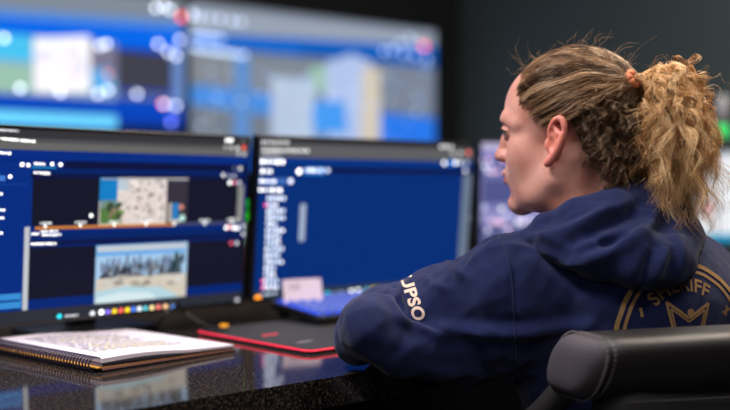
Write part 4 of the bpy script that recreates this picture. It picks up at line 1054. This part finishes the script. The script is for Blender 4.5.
def wrap(name, shapes, org, ax, ay, m, lift=.0009):
    """lays flat print outlines (2-D polygons with triangles) on the cloth"""
    n = ax.cross(ay).normalized(); bm = bmesh.new()
    for poly in shapes:
        vs = []
        for x, y in poly:
            p = org + ax * x + ay * y; hit = bvh.ray_cast(p + n * .25, -n)
            if hit[0] is None: vs = None; break
            vs.append(bm.verts.new(hit[0] + hit[1] * lift))
        if vs:
            try: bm.faces.new(vs)
            except ValueError: pass
    bmesh.ops.remove_doubles(bm, verts=bm.verts, dist=1e-6)
    me = bpy.data.meshes.new(name); bm.to_mesh(me); bm.free()
    return link(name, me, hoodie, [m], True, True)
def text_polys(s, size, weight, fmap, cuts=3):
    cu = bpy.data.curves.new('t', 'FONT'); cu.body = s; cu.size = size; cu.align_x = 'CENTER'; cu.align_y = 'CENTER'; cu.offset = weight; cu.resolution_u = 4; cu.space_character = 1.06
    o = bpy.data.objects.new('t', cu); C.objects.link(o); bpy.context.view_layer.update()
    me = bpy.data.meshes.new_from_object(o.evaluated_get(bpy.context.evaluated_depsgraph_get()))
    bm = bmesh.new(); bm.from_mesh(me); bmesh.ops.triangulate(bm, faces=bm.faces)
    for _ in range(cuts):
        ed = [e for e in bm.edges if e.calc_length() > size * .10]
        if ed: bmesh.ops.subdivide_edges(bm, edges=ed, cuts=1); bmesh.ops.triangulate(bm, faces=bm.faces)
    out = [[fmap(v.co.x, v.co.y) for v in fc.verts] for fc in bm.faces]
    bm.free(); bpy.data.objects.remove(o); bpy.data.meshes.remove(me); bpy.data.curves.remove(cu); return out
bm = bmesh.new(); sp = []
for q in spline([at(507, 240, 1.3), at(513, 262, 1.3), at(517, 295, 1.3), at(518, 330, 1.3), at(521, 368, 1.3)], 10):
    hit = bvh.ray_cast(Vector(q) - Vector((0, .25, 0)), Vector((0, 1, 0)))
    if hit[0] is not None: sp.append(hit[0] + hit[1] * .0002)
tube(bm, sp, .0016, 6); from_bm('armhole_seam', bm, M_hoodie, hoodie, True, world=True)
# sleeve letters: read downwards round the sleeve
o0 = at(412, 297, 1.40); vdir = (o0 - CAM).normalized(); dn = (at(419.5, 317, 1.40) - at(408, 283, 1.40)).normalized(); rt = dn.cross(vdir).normalized()
if (rt.x < 0): rt = -rt
ltr = wrap('sleeve_lettering', text_polys('UPSO', .0225, .0008, lambda x, y: (x, y)), o0, dn, rt, M_cream)
ltr['label'] = 'cream letters UPSO on the sleeve'
# back print: two rings, arched word, star
def ring_polys(r0, r1, a0, a1, n=70):
    out = []
    for i in range(n):
        p, q = math.radians(a0 + (a1 - a0) * i / n), math.radians(a0 + (a1 - a0) * (i + 1) / n)
        out.append([(r0 * math.cos(p), r0 * math.sin(p)), (r1 * math.cos(p), r1 * math.sin(p)), (r1 * math.cos(q), r1 * math.sin(q)), (r0 * math.cos(q), r0 * math.sin(q))])
    return out
def line_polys(pts, w_):
    out = []
    for a, b in zip(pts, pts[1:]):
        a, b = Vector(a), Vector(b); d = b - a; n = max(1, int(d.length / .004)); s_ = Vector((-d.y, d.x)).normalized() * w_ / 2
        for i in range(n):
            p, q = a + d * i / n, a + d * (i + 1) / n; out.append([tuple(p - s_), tuple(q - s_), tuple(q + s_), tuple(p + s_)])
    return out
EMR = .100
sh = ring_polys(EMR - .006, EMR, -20, 200) + ring_polys(EMR - .015, EMR - .0105, -20, 200)
def arch(x, y):
    r = .067 + y; a = PI / 2 + .14 - x / .067; return (r * math.cos(a), r * math.sin(a))
sh += text_polys('SHERIFF', .026, .0006, arch)
star = []
for k in range(10):
    r = .054 if k % 2 == 0 else .023; a = math.radians(52) + k * PI / 5; star.append((r * math.cos(a), r * math.sin(a)))
sh += line_polys(star + [star[0]], .0036) + line_polys([(x * .8, y * .8) for x, y in star + [star[0]]], .0022)
def dot(cx, cy, r): return [[(cx, cy), (cx + r * math.cos(2 * PI * i / 12), cy + r * math.sin(2 * PI * i / 12)), (cx + r * math.cos(2 * PI * (i + 1) / 12), cy + r * math.sin(2 * PI * (i + 1) / 12))] for i in range(12)]
sh += dot(.004, .030, .0055)
sh += line_polys([(.064, .026), (.066, .040)], .004) + line_polys([(.058, .030), (.072, .036)], .004) + line_polys([(-.064, .026), (-.066, .038)], .004)
oc = at(677, 337, 1.36); nrm = (Vector((.16, -.97, .18))).normalized(); ax_ = Vector((0, 0, 1)).cross(nrm).normalized(); ay_ = nrm.cross(ax_)
bp = wrap('back_print', sh, oc, ax_, ay_, M_gold); bp['label'] = 'tan ring emblem reading SHERIFF on the back'

# trousers and shoes, under the desk
PEL = Vector((.415, 1.455, .545)); KL = PEL + BF * .40 + BL * .12 - Vector((0, 0, .01)); KR = PEL + BF * .40 - BL * .12 - Vector((0, 0, .01))
f = Field((-.02, 1.26, .05), (.68, 2.06, .68), .008)
f.ell(PEL, (.17, .115, .088), rot=BROT)
for k, s_ in ((KL, 1), (KR, -1)):
    f.chain([PEL + BL * (.085 * s_), k, Vector((k.x, k.y, .09)) + BF * .02], [.082, .062, .048], .03)
V, Q = f.mesh(); link('trousers', np_mesh('trousers', V, Q), person, [M_trouser], True, True)
for k in (KL, KR):
    f = Field((k.x - .2, k.y - .2, 0), (k.x + .2, k.y + .25, .16), .005); c = Vector((k.x, k.y, .045)) + BF * .07
    f.ell(c, (.045, .135, .045), rot=BROT); f.cap(Vector((k.x, k.y, .06)), Vector((k.x, k.y, .11)), .042, None, .02)
    f.v = np.maximum(f.v, (.002 - np.meshgrid(*f.ax, indexing='ij')[2]).astype(np.float32))
    V, Q = f.mesh(); link('shoe', np_mesh('shoe', V, Q), person, [M_shoe], True, True)

# ------------------------------------------------------------------ lamps on the ceiling, and one added fill light
def area(name, loc, size, power, col, aim):
    l = bpy.data.lights.new(name, 'AREA'); l.shape = 'RECTANGLE'; l.size, l.size_y = size; l.energy = power; l.color = col
    o = bpy.data.objects.new(name, l); C.objects.link(o); o.location = loc
    o.rotation_euler = (Vector(aim) - Vector(loc)).to_track_quat('-Z', 'Y').to_euler(); return o
area('ceiling_lamp', (-0.9, 1.2, 2.7), (1.2, .6), 74, (.95, .93, 1.0), (0.2, 1.4, .85))
area('ceiling_lamp', (1.0, 1.9, 2.7), (.8, .6), 74, (1.0, .86, .70), (.45, 1.45, 1.0))
area('ceiling_lamp', (1.9, 3.6, 2.7), (1.2, .6), 26, (.95, 1.0, .95), (1.3, 4.4, 1.0))
area('ceiling_lamp', (0.6, -0.2, 2.7), (1.0, .6), 22, (1.0, .92, .92), (.3, 1.4, .9))
area('added_fill', (-1.3, -1.0, 1.9), (1.6, 1.0), 8, (1.0, .95, .95), (.3, 1.4, .95))  # fill light added behind the camera to brighten under the jaw and the hoodie
